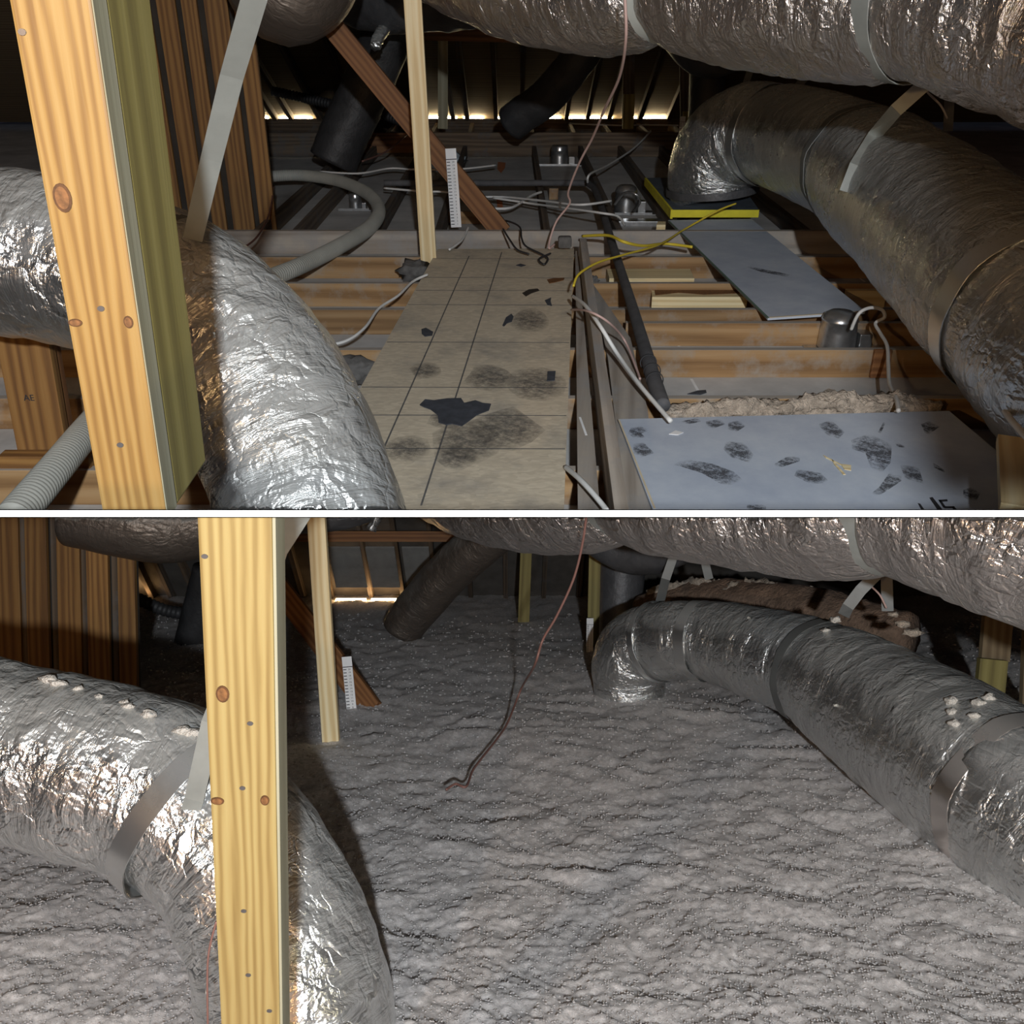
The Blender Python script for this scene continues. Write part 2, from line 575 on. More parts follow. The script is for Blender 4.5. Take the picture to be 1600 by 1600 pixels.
def spline(pts, per=10):
    """Catmull-Rom through tuples (Vector, radius)"""
    P = [pts[0]] + list(pts) + [pts[-1]]
    out = []
    for i in range(1, len(P) - 2):
        for k in range(per):
            t = k / per
            a = []
            for c in range(2):
                p0, p1, p2, p3 = P[i - 1][c], P[i][c], P[i + 1][c], P[i + 2][c]
                a.append(0.5 * ((2 * p1) + (p2 - p0) * t + (2 * p0 - 5 * p1 + 4 * p2 - p3) * t * t + (3 * p1 - p0 - 3 * p2 + p3) * t ** 3))
            out.append((a[0], a[1]))
    out.append(pts[-1])
    return out


def tube(name, pts, rad, mat, parent=None, n=10, per=8, wr=None, caps=True, step=None, M=None):
    """pts: Vectors, rad: number or list. wr(u, ang, r)->r gives folds. UV in metres."""
    if not isinstance(rad, (list, tuple)):
        rad = [rad] * len(pts)
    sp = spline([(p, r) for p, r in zip(pts, rad)], per)
    if step:
        out = [sp[0]]
        acc = 0.0
        for a, b in zip(sp[:-1], sp[1:]):
            L = (b[0] - a[0]).length
            pos = step - acc
            while pos <= L:
                t = pos / L
                out.append((a[0].lerp(b[0], t), a[1] + (b[1] - a[1]) * t))
                pos += step
            acc = L - (pos - step)
        sp = out
    base = sp[0][0].copy()
    verts, uvs, faces = [], [], []
    nrm = None
    u = 0.0
    for i, (p, r) in enumerate(sp):
        t = (sp[min(i + 1, len(sp) - 1)][0] - sp[max(i - 1, 0)][0]).normalized()
        if nrm is None:
            nrm = t.cross(Vector((0.13, 0.2, 1)))
            nrm.normalize()
        nrm = (nrm - t * nrm.dot(t)).normalized()
        bn = t.cross(nrm)
        if i:
            u += (p - sp[i - 1][0]).length
        for k in range(n):
            a = 2 * math.pi * k / n
            rr = wr(u, a, r) if wr else r
            verts.append(p - base + nrm * (math.cos(a) * rr) + bn * (math.sin(a) * rr))
            uvs.append((u, a * r, 2 * math.pi * r))
    for i in range(len(sp) - 1):
        for k in range(n):
            k2 = (k + 1) % n
            faces.append((i * n + k, i * n + k2, (i + 1) * n + k2, (i + 1) * n + k))
    if caps:
        faces.append(tuple(range(n - 1, -1, -1)))
        faces.append(tuple((len(sp) - 1) * n + k for k in range(n)))
    o = mesh(name, verts, faces, mat, Matrix.Translation(base), parent, True, uvs)
    o['run'] = u
    return o


def folds(seed, amp=0.05, fu=9.0, fa=1.3, twist=0.6):
    def f(u, a, r):
        c, s = math.cos(a + u * twist), math.sin(a + u * twist)
        n1 = noise.noise(Vector((c * fa + seed, s * fa, u * fu)))
        n2 = noise.noise(Vector((c * fa * 2.2 + seed, s * fa * 2.2 + 5, u * fu * 2.3)))
        n3 = noise.noise(Vector((c * 1.1 + seed + 9, s * 1.1, u * 2.0)))
        rid = 1 - abs(n1) * 2
        return r * (1 + amp * (0.6 * rid + 0.5 * n2 + 0.9 * n3) - amp * 0.4)
    return f


def cut(o, y, keep_above):
    """trim a mesh at the board between the two attics (the plane through the eye and pixel row y)"""
    d = RAY(800, y)
    n = Vector((1, 0, 0)).cross(d).normalized()
    if n.z < 0: n = -n
    if keep_above: n = -n
    Mi = WM[o.name].inverted()
    bm = bmesh.new()
    bm.from_mesh(o.data)
    co = Mi @ CAM
    no = (Mi.to_3x3() @ n).normalized()
    r = bmesh.ops.bisect_plane(bm, geom=bm.verts[:] + bm.edges[:] + bm.faces[:], dist=1e-6, plane_co=co, plane_no=no, clear_outer=True)
    ed = [g for g in r['geom_cut'] if isinstance(g, bmesh.types.BMEdge)]
    if ed:
        try:
            bmesh.ops.holes_fill(bm, edges=ed, sides=0)
        except Exception:
            pass
    bm.to_mesh(o.data)
    bm.free()
    return o


CUT_U, CUT_L = 796.0, 809.0


def cu(o): return cut(o, CUT_U, True)
def cl(o): return cut(o, CUT_L, False)


def poly(name, pts, thick, mat, parent=None, up=UZ, origin=None, xdir=Vector((1, 0, 0))):
    """flat piece with an outline, extruded downwards by thick"""
    c = origin or sum(pts, Vector()) / len(pts)
    M = frame(c, xdir - up * up.dot(xdir), up)
    Mi = M.inverted()
    l = [Mi @ p for p in pts]
    ar = sum(l[i].x * l[(i + 1) % len(l)].y - l[(i + 1) % len(l)].x * l[i].y for i in range(len(l)))
    if ar < 0: l.reverse()
    n = len(l)
    v = l + [p - Vector((0, 0, thick)) for p in l]
    f = [tuple(range(n)), tuple(range(2 * n - 1, n - 1, -1))]
    for i in range(n):
        j = (i + 1) % n
        f.append((i, i + n, j + n, j))
    return mesh(name, v, f, mat, M, parent)


def strip(name, a, b, wid, lift, mat, parent, up=UZ):
    d = (b - a)
    s = up.cross(d).normalized() * wid / 2
    return poly(name, [a - s + up * lift, b - s + up * lift, b + s + up * lift, a + s + up * lift], lift * 0.9, mat, parent, up)


def disc(name, c, nrm, along, ra, rb, mat, parent, thick=0.0015, n=16):
    M = frame(c, along, nrm)
    v = [(math.cos(2 * math.pi * k / n) * ra, math.sin(2 * math.pi * k / n) * rb, thick) for k in range(n)]
    v += [(x, y, -thick) for x, y, z in v]
    f = [tuple(range(n))] + [(k, k + n, (k + 1) % n + n, (k + 1) % n) for k in range(n)]
    return mesh(name, v, f, mat, M, parent)


def ring_band(name, p, t, r, wid, mat, parent, n=48, thick=0.004, wob=0.0, seed=0):
    """strap or tape wrapped round a duct"""
    t = t.normalized()
    M = frame(p, t, UZ if abs(t.z) < 0.9 else Vector((1, 0, 0)))
    v, f = [], []
    for k in range(n):
        a = 2 * math.pi * k / n
        rr = r * (1 + wob * noise.noise(Vector((math.cos(a) * 2 + seed, math.sin(a) * 2, 0))))
        for x, d in ((-wid / 2, 0), (-wid / 2, thick), (wid / 2, thick), (wid / 2, 0)):
            v.append((x, math.cos(a) * (rr + d), math.sin(a) * (rr + d)))
    for k in range(n):
        a, b = k * 4, ((k + 1) % n) * 4
        for j in range(3):
            f.append((a + j, a + j + 1, b + j + 1, b + j))
    uv = [(0, 0, 1)] * len(v)
    return mesh(name, v, f, mat, M, parent, 'sharp', uv)


def clump(name, p, sx, sy, sz, mat, parent=None, up=UZ, seed=0, sub=3):
    bm = bmesh.new()
    bmesh.ops.create_icosphere(bm, subdivisions=sub, radius=1.0)
    for v in bm.verts:
        q = v.co.normalized()
        k = 0.95 + 0.6 * noise.noise(q * 1.9 + Vector((seed, 0, 0))) + 0.38 * noise.noise(q * 4.5 + Vector((0, seed, 0))) + 0.2 * noise.noise(q * 10 + Vector((0, 0, seed)))
        v.co = Vector((q.x * sx * k, q.y * sy * k, q.z * sz * k))
    me = bpy.data.meshes.new(name)
    bm.to_mesh(me)
    bm.free()
    me.materials.append(MATS[mat])
    me.polygons.foreach_set('use_smooth', [True] * len(me.polygons))
    o = bpy.data.objects.new(name, me)
    return link(o, frame(p, Vector((1, 0, 0)), up), parent)


GLYPH = {}


def glyphs(bodies):
    tmp = []
    for bd in bodies:
        c = bpy.data.curves.new('numeral', 'FONT')
        c.body = bd
        c.size = 1.0
        c.align_x = 'CENTER'
        c.align_y = 'CENTER'
        c.extrude = 0.01
        c.resolution_u = 2
        o = bpy.data.objects.new('numeral', c)
        COL.objects.link(o)
        tmp.append((bd, o, c))
    bpy.context.view_layer.update()
    dg = bpy.context.evaluated_depsgraph_get()
    for bd, o, c in tmp:
        me = bpy.data.meshes.new_from_object(o.evaluated_get(dg))
        me.materials.clear()
        me.materials.append(MATS['ink'])
        GLYPH[bd] = me
    for bd, o, c in tmp:
        bpy.data.objects.remove(o)
        bpy.data.curves.remove(c)


glyphs([str(k) for k in range(1, 21)] + ['AE'])


def surf(o, x, y, out=0.0, fall=None):
    """where the pixel's ray first meets a built mesh, pulled out by 'out'"""
    from mathutils.bvhtree import BVHTree
    if o.name not in TREES:
        M = WM[o.name]
        TREES[o.name] = BVHTree.FromPolygons([M @ v.co for v in o.data.vertices], [tuple(p.vertices) for p in o.data.polygons])
    r = RAY(x, y).normalized()
    h = TREES[o.name].ray_cast(CAM, r)
    if h[0] is None:
        return fall
    return h[0] - r * out


TREES = {}


def text(name, body, M, size, mat, parent):
    o = bpy.data.objects.new(name, GLYPH[body])
    return link(o, M @ Matrix.Scale(size, 4), parent)


def strap(name, pts, wid, mat, label, group=None, side=None, thick=0.0025):
    """flat steel ribbon hung between points, facing the room"""
    base = pts[0]
    v, f = [], []
    for i, p in enumerate(pts):
        t = (pts[min(i + 1, len(pts) - 1)] - pts[max(i - 1, 0)]).normalized()
        vw = (p - CAM).normalized()
        s = side if side is not None else t.cross(vw).normalized()
        s = (s - t * s.dot(t)).normalized()
        nn = t.cross(s)
        for a, b in ((-1, -1), (1, -1), (1, 1), (-1, 1)):
            v.append(p - base + s * (a * wid / 2) + nn * (b * thick / 2))
    for i in range(len(pts) - 1):
        for j in range(4):
            f.append((i * 4 + j, i * 4 + (j + 1) % 4, i * 4 + 4 + (j + 1) % 4, i * 4 + 4 + j))
    f += [(3, 2, 1, 0), tuple(len(v) - 4 + j for j in range(4))]
    o = mesh(name, v, f, mat, Matrix.Translation(base))
    return tag(o, label, 'strap', group)


# ================================================================== BOARD BETWEEN THE TWO ATTICS
def board_between():
    a, b = RAY(800, 797.5).normalized(), RAY(800, 807.5).normalized()
    X = Vector((1, 0, 0))
    n0, n1, hw = 0.95, 0.955, 1.4
    # white painted front edge
    v = []
    for s in (-hw, hw):
        for r0 in (n0, n0 + 0.03):
            for d in (a, b):
                v.append(CAM + X * s + d * r0)
    f = [(0, 1, 3, 2), (4, 6, 7, 5), (0, 2, 6, 4), (1, 5, 7, 3), (0, 4, 5, 1), (2, 3, 7, 6)]
    o = mesh('trim_1', v, f, 'white_paint')
    tag(o, 'thin white painted edge strip between the bare attic and the insulated attic', None, None, 'structure')
    v = []
    for s, r0, r1 in ((-1, n0 + 0.03, 13.0), (1, n0 + 0.03, 13.0)):
        for r, hwid in ((r0, 1.4), (r1, 8.0)):
            for d in (a, b):
                rr = r
                v.append(CAM + X * s * hwid + (a * 0.72 + b * 0.28 if d is a else a * 0.28 + b * 0.72).normalized() * rr)
    # keep the far part as thin as the near part
    for i in (3, 7):
        up = Vector((1, 0, 0)).cross(a).normalized()
        v[i] = v[i - 1] - up * 0.01
    o = mesh('ceiling', v, f, 'ceiling_board')
    tag(o, 'dark board ceiling over the insulated attic', None, None, 'structure')


board_between()
# unseen panel added behind the viewer to shade one side of the bare attic
gp = box('shade_panel', Matrix.Translation(CAM + Vector((0.0, -0.32, 0.0))), 0.56, 1.9, -0.01, 0.01, 0.174, 1.9, 'deck_dark', None, 0.002)
tag(gp, 'dark panel added behind the viewpoint to block the work light', None, None, 'structure')
wf = box('wall_front', Matrix.Translation((0, -3.4, 0)), -6, 6, -0.02, 0.02, -3.5, 6.0, 'gable_wood')  # unseen wall, added to give the foil ducts warm brown reflections
tag(wf, 'reddish plank gable wall added behind the viewpoint for the foil ducts to reflect', None, None, 'structure')
# ================================================================== BARE ATTIC ("before")
JT = 0.128                                    # joist height over the plasterboard
floor = mesh('floor', [(-7, 2.5, 0), (7, 2.5, 0), (7, 15, 0), (-7, 15, 0), (-7, 2.5, -0.012), (7, 2.5, -0.012), (7, 15, -0.012), (-7, 15, -0.012)],
             [(0, 1, 2, 3), (7, 6, 5, 4), (0, 4, 5, 1), (1, 5, 6, 2), (2, 6, 7, 3), (3, 7, 4, 0)], 'drywall')
tag(floor, 'dusty grey plasterboard floor of the bare attic between timber joists', None, None, 'structure')
cu(floor)


def joist_x(y, x0=-4.2, x1=4.4, h=JT, mat='joist_wood', t=0.038, name='joist', zb=0.0):
    Y = G(800, y, zb + h).y
    o = beam(name, Vector((x0, Y + t / 2, zb + h / 2)), Vector((x1, Y + t / 2, zb + h / 2)), t, h, UZ, mat, floor, 0.003)
    return Y


for y in (735, 623, 547, 484, 443, 402):
    joist_x(y)
joist_x(505, 0.55, 2.15, 0.115)               # shorter timber nailed alongside
YB = joist_x(361, -2.6, 3.2, 0.15, 'dusty_plank', 0.045, 'cross_beam')
cu_list = [c for c in floor.children]
for c in cu_list[:2]:
    cu(c)
# splice block on a joist
p = G(1378, 572, 0.07)
box('splice_block', Matrix.Translation((G(1375, 547, JT).x, G(1375, 547, JT).y - 0.012, 0.0)), -0.03, 0.05, -0.01, 0.012, 0.005, 0.135, 'red_brace', floor, 0.006)
# far joists run away from the beam to the rear beam
YR = G(800, 226, JT).y
for xp in (420, 478, 592, 690, 852, 960, 1053, 1150, 1240, 1330):
    x = G(xp, 340, JT).x
    beam('joist', Vector((x, YB + 0.05, 0.06)), Vector((x, YR + 2.4, 0.06)), 0.045, 0.12, UZ, 'dark_joist', floor, 0)
beam('rear_beam', Vector((-4.2, YR, 0.13)), Vector((2.6, YR, 0.13)), 0.05, 0.24, UZ, 'dark_joist', floor, 0.003)
# short reddish length let into the rear beam
beam('rear_beam_splice', Vector((G(560, 212, 0.16).x, YR - 0.032, 0.15)), Vector((G(665, 212, 0.16).x, YR - 0.032, 0.15)), 0.02, 0.2, UZ, 'red_brace', floor, 0.003)
# blocking between the far joists
for xa, xb, yy in ((690, 770, 331), (858, 872, 295)):
    a, b = G(xa, yy, 0.09), G(xb, yy, 0.09)
    beam('blocking', Vector((a.x, a.y, 0.05)), Vector((b.x, a.y, 0.05)), 0.04, 0.09, UZ, 'joist_wood', floor, 0.002)

# ---- eaves and roof
YE = 13.3
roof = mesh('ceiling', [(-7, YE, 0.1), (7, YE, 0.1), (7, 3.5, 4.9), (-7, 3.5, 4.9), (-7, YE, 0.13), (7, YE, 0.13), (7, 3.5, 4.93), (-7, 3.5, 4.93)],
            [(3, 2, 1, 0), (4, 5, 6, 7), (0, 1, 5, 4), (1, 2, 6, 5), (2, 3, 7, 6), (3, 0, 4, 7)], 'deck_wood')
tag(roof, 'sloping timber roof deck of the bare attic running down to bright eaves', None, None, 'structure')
SL = Vector((0, 3.5 - YE, 4.8)).normalized()
SN = Vector((0, -SL.z, SL.y)) if SL.y > 0 else Vector((0, SL.z * -1, SL.y))
SN = SL.cross(Vector((1, 0, 0))).normalized()
if SN.z > 0: SN = -SN
for xp in (430, 455, 500, 560, 610, 655, 708, 730, 775, 815, 885, 918, 952, 1000, 1045, 1090):
    x = YD(xp, 165, YE - 0.2).x
    a = Vector((x, YE, 0.12)) + SN * 0.05
    beam('rafter', a, a + SL * 9.0, 0.05 + 0.015 * random.random(), 0.10, SN, 'dark_joist', roof, 0)
wall_back = box('wall_back', Matrix.Translation((0, YE - 0.25, 0)), -5, 3.2, -0.02, 0.02, 0, 0.165, 'dark_joist')
tag(wall_back, 'dark timber plate closing the bare attic at the eaves', None, None, 'structure')
xs = [-4.0, -3.2, -2.55, -1.1, -0.1, 0.62, 1.28, 1.75]
for x0, x1 in ((-3.35, -3.1), (-2.95, -2.55), (-1.15, -0.7), (-0.62, -0.36), (-0.2, 0.62), (0.7, 1.28), (1.45, 1.95)):
    box('soffit_slit', Matrix.Translation((0, YE - 0.16, 0.17)), x0, x1, -0.02, 0.02, -0.02, 0.012, 'daylight_slit', wall_back)

# ---- board wall on the side
DW = G(415, 368, 0.0).y - 0.05
xw1 = YD(414, 200, DW).x
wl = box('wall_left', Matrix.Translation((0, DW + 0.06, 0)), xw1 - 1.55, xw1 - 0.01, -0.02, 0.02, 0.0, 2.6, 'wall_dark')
tag(wl, 'brown upright board wall beside the bare joists', None, None, 'structure')
x = xw1
for k, bw in enumerate((0.115, 0.15, 0.10, 0.12, 0.14, 0.10, 0.13, 0.11, 0.15)):
    zz = 0.0
    beam('board', Vector((x - bw / 2, DW + 0.02 - 0.012 * (k % 2), zz)), Vector((x - bw / 2, DW + 0.02 - 0.012 * (k % 2), 2.6)), bw, 0.03, Vector((0, -1, 0)), 'wall_board', wl, 0.003)
    x -= bw + (0.05 if k % 2 else 0.035)

# ---- doubled near post: flat board in front, wide board on edge behind
D0 = 1.19
post = empty('support_post', YD(205, 796, D0), 'orange-yellow knotty pine post with a greenish board nailed behind, beside the bare joists', 'post', 'knotty pine posts')
xl0, xr0 = YD(15, 0, D0).x, YD(142, 0, D0).x
xl1, xr1 = YD(158, 797, D0).x, YD(259, 797, D0).x
zt, zb = YD(80, -12, D0).z, YD(205, 812, D0).z
top = Vector(((xl0 + xr0) / 2, D0 + 0.022, zt)); bot = Vector(((xl1 + xr1) / 2, D0 + 0.022, zb))
fb = cu(beam('front_board', bot, top, (xr0 - xl0 + xr1 - xl1) / 2, 0.044, Vector((0, -1, 0)), 'pine', post, 0.004))
bw = 0.15
off = Vector(((xr0 - xl0) / 2 - 0.02, 0.022 + bw / 2 + 0.003, 0))
bb = cu(beam('back_board', bot + off, top + off, 0.04, bw, Vector((0, -1, 0)), 'pine_green', post, 0.004))
eb = cu(beam('edge_strip', bot + Vector(((xr0 - xl0) / 2 + 0.0007, 0, 0)), top + Vector(((xr0 - xl0) / 2 + 0.0007, 0, 0)), 0.0015, 0.040, Vector((0, -1, 0)), 'pine_weathered', post, 0))
NY = Vector((0, -1, 0))
for (kx, ky, ra, rb) in ((98, 309, 0.017, 0.011), (118, 504, 0.005, 0.009), (201, 503, 0.008, 0.006)):
    kn = disc('knot', YD(kx, ky, D0), NY, UZ, ra, rb, 'knot_rim', post)
    disc('knot_heart', YD(kx, ky, D0), NY, UZ, ra * .78, rb * .74, 'knot', kn, 0.002)
for (kx, ky) in ((158, 482), (188, 695), (35, 50)):
    disc('nail_head', YD(kx, ky, D0), NY, UZ, 0.0035, 0.0045, 'nail_steel', post)
pk = HIT(287, 617, Vector((off.x + bot.x + 0.02, 0, 0)), Vector((1, 0, 0)))
disc('knot', pk, Vector((1, 0, 0)), UZ, 0.022, 0.022, 'knot', post)
disc('knot_hole', pk, Vector((1, 0, 0)), UZ, 0.014, 0.015, 'knot_hole', post, 0.002)

# ---- foil duct sweeping round the post
A = [(-260, 372, 2.75), (-100, 385, 2.70), (60, 404, 2.64), (200, 435, 2.6), (310, 492, 2.56), (395, 588, 2.5), (448, 694, 2.44), (486, 800, 2.38), (512, 920, 2.32)]
dl = empty('elbow_duct', G(560, 800, 0.0), 'bright crumpled foil duct bending down behind the knotty post onto the chipboard walkway', 'duct', 'flexible foil ducts')
pts = [Z(*a) for a in A]
cu(tube('foil_jacket', pts, 0.228, 'foil_bright', dl, 96, 14, folds(3, 0.045, 7, 1.6, 1.2), step=0.014))
t = pts[4] - pts[3]
ring_band('band', (pts[3] + pts[4]) / 2, t, 0.229, 0.05, 'strap_steel', dl, wob=0.05)
strap('hanger_strap', [Z(398, -5, 1.75), Z(362, 120, 1.95), Z(330, 250, 2.15), Z(301, 374, 2.36)], 0.046, 'strap_galv',
      'dull grey steel strap slanting down to the crumpled foil duct behind the knotty post', 'steel duct straps', side=Vector((1, 0, 0.1)))

# ---- foil duct hung across the top
hd = empty('hanging_duct', Z(1250, 108, 3.75), 'large crinkled foil duct hung in slings above the bare joists', 'duct', 'flexible foil ducts')
H = [(650, -105, 5.5, .27), (705, -76, 5.33, .29), (800, -38, 5.0, .30), (900, -22, 4.7, .305), (990, -24, 4.42, .29), (1043, -32, 4.28, .25), (1090, -28, 4.15, .29), (1180, -16, 3.92, .305), (1300, -12, 3.6, .305), (1400, -14, 3.38, .30), (1440, -14, 3.3, .285), (1490, -8, 3.2, .30), (1600, 18, 3.0, .305), (1760, 60, 2.8, .305), (1980, 120, 2.55, .305), (2300, 200, 2.3, .305)]
tube('foil_jacket', [Z(*h[:3]) for h in H], [h[3] for h in H], 'foil_tan', hd, 96, 10, folds(11, 0.06, 7, 1.2, 0.3), step=0.016)
for (i, wd, mt) in ((5, 0.07, 'strap_white'), (10, 0.075, 'strap_galv')):
    q = [Z(*h[:3]) for h in H]
    ring_band('sling', q[i], q[i + 1] - q[i - 1], H[i][3] * 1.015, wd, mt, hd, wob=0.02)

# ---- large duct from the blue foam board
rd = empty('branch_duct', G(1115, 318, 0.2), 'big dull silver foil duct rising from the yellow-edged board and sweeping along the bare joists', 'duct', 'flexible foil ducts')
R_ = [(1116, 312, 6.95, .30), (1114, 296, 6.93, .315), (1116, 262, 6.85, .325), (1136, 226, 6.7, .325), (1178, 208, 6.5, .325), (1205, 212, 6.35, .31), (1235, 218, 6.15, .325), (1285, 235, 5.75, .325), (1325, 252, 5.4, .315), (1345, 262, 5.2, .31), (1372, 280, 4.95, .335), (1430, 328, 4.45, .335), (1490, 382, 4.0, .335), (1548, 436, 3.65, .335), (1610, 492, 3.38, .325), (1640, 520, 3.28, .335), (1760, 630, 3.0, .33), (1960, 715, 2.8, .31), (2300, 830, 2.5, .3)]
rj = cu(tube('foil_jacket', [Z(*h[:3]) for h in R_], [h[3] for h in R_], 'foil_grey', rd, 96, 10, folds(23, 0.03, 9, 1.5, 0.8), step=0.02))
q = [Z(*h[:3]) for h in R_]
for i, wd, mt in ((5, 0.07, 'foil_bright'), (9, 0.07, 'strap_steel'), (14, 0.1, 'foil_bright')):
    ring_band('band', q[i], q[i + 1] - q[i - 1], R_[i][3] * 1.02, wd, mt, rd, wob=0.06, seed=i)
ring_band('collar', q[1], q[2] - q[0], 0.325, 0.05, 'dark_grey_duct', rd, wob=0.04)
strap('hanger_strap', [Z(1460, 118, 4.2), Z(1400, 172, 4.3), surf(rj, 1366, 212, .03), surf(rj, 1338, 258, .02), surf(rj, 1322, 300, .02)], 0.062, 'strap_galv',
      'shiny steel strap slung from the hanging duct down round the big dull silver duct', 'steel duct straps')
strap('hanger_strap', [Z(1265, 112, 6.2), Z(1235, 150, 6.1), Z(1217, 175, 6.02)], 0.05, 'strap_steel', 'dim steel strap reaching down to the tape band of the dull silver duct', 'steel duct straps')
strap('hanger_strap', [Z(1176, 100, 6.7), Z(1162, 140, 6.6), Z(1150, 170, 6.5)], 0.045, 'strap_steel', 'dim steel strap beside the elbow of the dull silver duct', 'steel duct straps')
strap('hanger_strap', [Z(1485, 130, 5.2), Z(1481, 205, 5.2)], 0.05, 'strap_steel', 'dim upright steel strap behind the dull silver duct', 'steel duct straps')

# ---- darker ducts behind
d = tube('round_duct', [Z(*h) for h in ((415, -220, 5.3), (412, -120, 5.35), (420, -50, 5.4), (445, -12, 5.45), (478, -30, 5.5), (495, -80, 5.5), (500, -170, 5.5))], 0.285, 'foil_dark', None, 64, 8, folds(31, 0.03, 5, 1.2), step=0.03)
tag(d, 'dim brownish foil duct curving upwards beside the board wall, over the bare joists', 'duct', 'dim rear ducts')
d = tube('round_duct', [Z(*h) for h in ((470, -70, 7.6), (560, -30, 7.4), (650, -26, 7.2), (740, -38, 7.0), (820, -80, 6.8))], 0.34, 'dark_grey_duct', None, 64, 8, folds(37, 0.05, 6, 1.2), step=0.03)
tag(d, 'dark wrinkled duct passing behind the pale upright timber', 'duct', 'dim rear ducts')
d = tube('foil_scrap', [Z(600, 45, 7.3), Z(592, 58, 7.2), Z(586, 74, 7.15)], 0.04, 'foil_bright', None, 14, 6, folds(5, 0.5, 20, 2))
tag(d, 'small loose foil flap hanging under the dark wrinkled duct', 'foil', None)
d = tube('round_duct', [Z(*h) for h in ((640, -10, 8.0), (600, 70, 8.2), (566, 150, 8.4), (540, 205, 8.5), (518, 258, 8.6))], 0.215, 'black_duct', None, 40, 8, folds(41, 0.05, 8, 1.2), step=0.03)
tag(d, 'matt black duct slanting down to the plasterboard behind the reddish brace', 'duct', 'dim rear ducts')
d = tube('round_duct', [Z(*h) for h in ((925, 60, 8.4), (890, 112, 8.6), (850, 155, 8.8), (815, 180, 8.95), (795, 196, 9.05))], 0.165, 'black_duct', None, 40, 8, folds(43, 0.06, 9, 1.2), step=0.03)
tag(d, 'black ribbed flexible duct slanting down to the rear beam', 'duct', 'dim rear ducts')
d = tube('round_duct', [Z(*h) for h in ((1052, 40, 7.8), (1085, 82, 7.7), (1125, 88, 7.6), (1160, 60, 7.5), (1185, 0, 7.4))], 0.15, 'dark_grey_duct', None, 40, 8, folds(47, 0.04, 8, 1.2), step=0.03)
tag(d, 'dark grey duct loop sagging under the hanging foil duct, over the bare joists', 'duct', 'dim rear ducts')
d = tube('round_duct', [Z(*h) for h in ((1108, 60, 8.0), (1104, 150, 8.2), (1100, 225, 8.4), (1098, 252, 8.45))], 0.15, 'black_duct', None, 40, 8, folds(53, 0.03, 6, 1.2), step=0.03)
tag(d, 'black upright duct standing behind the elbow of the dull silver duct', 'duct', 'dim rear ducts')
d = tube('corrugated_hose', [Z(*h) for h in ((425, 142, 11.0), (470, 152, 11.0), (515, 162, 10.9), (560, 172, 10.8), (600, 180, 10.6), (632, 192, 10.5))], 0.05, 'black_duct', None, 20, 12, lambda u, a, r: r * (1 + 0.12 * math.sin(u * 160)), step=0.01)
tag(d, 'thin black corrugated hose running along the bright eaves', 'hose')
d = tube('brown_duct', [Z(*h) for h in ((1000, 110, 12.0), (1022, 140, 12.1), (1035, 165, 12.2))], 0.2, 'mound_brown', None, 24, 8, folds(57, 0.1, 5, 1.5), step=0.04)
tag(d, 'dim brown bundle stuffed into the eaves beside the pale stake', 'bundle')

# ---- upright and slanting timbers
p0 = G(670, 405, JT)
D = p0.y
o = beam('upright_timber', p0 + Vector((0, 0, -0.02)), YD(644, -14, D), 0.094, 0.04, NY, 'pale_pine', None, 0.003)
tag(o, 'clean pale upright timber standing on the bare joists by the chipboard walkway', 'timber', 'clean pale timbers')
p0 = Vector((G(785, 352, 0.15).x, YB + 0.09, 0.12))
o = beam('brace', p0, YD(520, 42, p0.y), 0.13, 0.045, NY, 'red_brace', None, 0.003)
tag(o, 'reddish-brown brace slanting up from the cross beam behind the white depth marker', 'brace', 'reddish braces')
for (x0, y0, x1, y1, D, wd, mt, lb) in ((692, 201, 692, 40, YR - 0.08, .10, 'pine_weathered', 'dim olive upright stud on the rear beam by the pale timber'),
                                        (981, 200, 983, 70, YR - 0.08, .12, 'dark_joist', 'dark brown upright stud on the rear beam by the dangling cord'),
                                        (1075, 234, 1072, 60, YR - 0.5, .14, 'dark_joist', 'dark upright stud behind the elbow carrying a depth marker')):
    o = beam('stud', YD(x0, y0, D), YD(x1, y1, D), wd, 0.04, NY, mt, None, 0.002)
    tag(o, lb, 'stud', 'studs at the rear beam')
D = YR - 0.13
o = beam('stake', YD(981, 201, D), YD(983, 147, D), 0.115, 0.03, NY, 'pine_green', None, 0.002)
tag(o, 'short pale stake end nailed to the dark stud at the rear beam', 'stake', 'short stakes')
D = YR - 0.56
o = beam('stake', YD(1072, 262, D), YD(1076, 174, D), 0.115, 0.03, NY, 'pine_green', None, 0.002)
tag(o, 'olive stake with a depth marker behind the elbow of the dull silver duct', 'stake', 'short stakes')
# upper rear tie
o = beam('tie_beam', YD(640, 52, YR - 0.2), YD(880, 58, YR - 0.2), 0.05, 0.12, UZ, 'red_brace', None, 0.002)
tag(o, 'reddish horizontal tie beam high behind the black ribbed duct', 'beam')

D = G(60, 716, JT).y
st = empty('stud', G(60, 716, JT), 'wide dark orange stud standing on a block under the crumpled foil duct', 'stud')
beam('stud_body', YD(76, 735, D), YD(28, 470, D), 0.165, 0.04, NY, 'wall_board', st, 0.003)
beam('stud_side', YD(111, 735, D + .05), YD(66, 470, D + .05), 0.04, 0.06, NY, 'red_brace', st, 0.002)
o = beam('base_block', Vector((YD(10, 740, D - 0.05).x, D - 0.05, 0.09)), Vector((YD(150, 740, D - 0.05).x, D - 0.05, 0.09)), 0.06, 0.16, UZ, 'wall_board', None, 0.004)
tag(o, 'dark orange timber block under the wide stud by the ribbed hose', 'block')
text('inscription', 'AE', frame(YD(45, 622, D - 0.024), Vector((1, 0, 0)), NY) @ Matrix.Translation((0, 0, 0.0)), 0.03, 'ink', st)

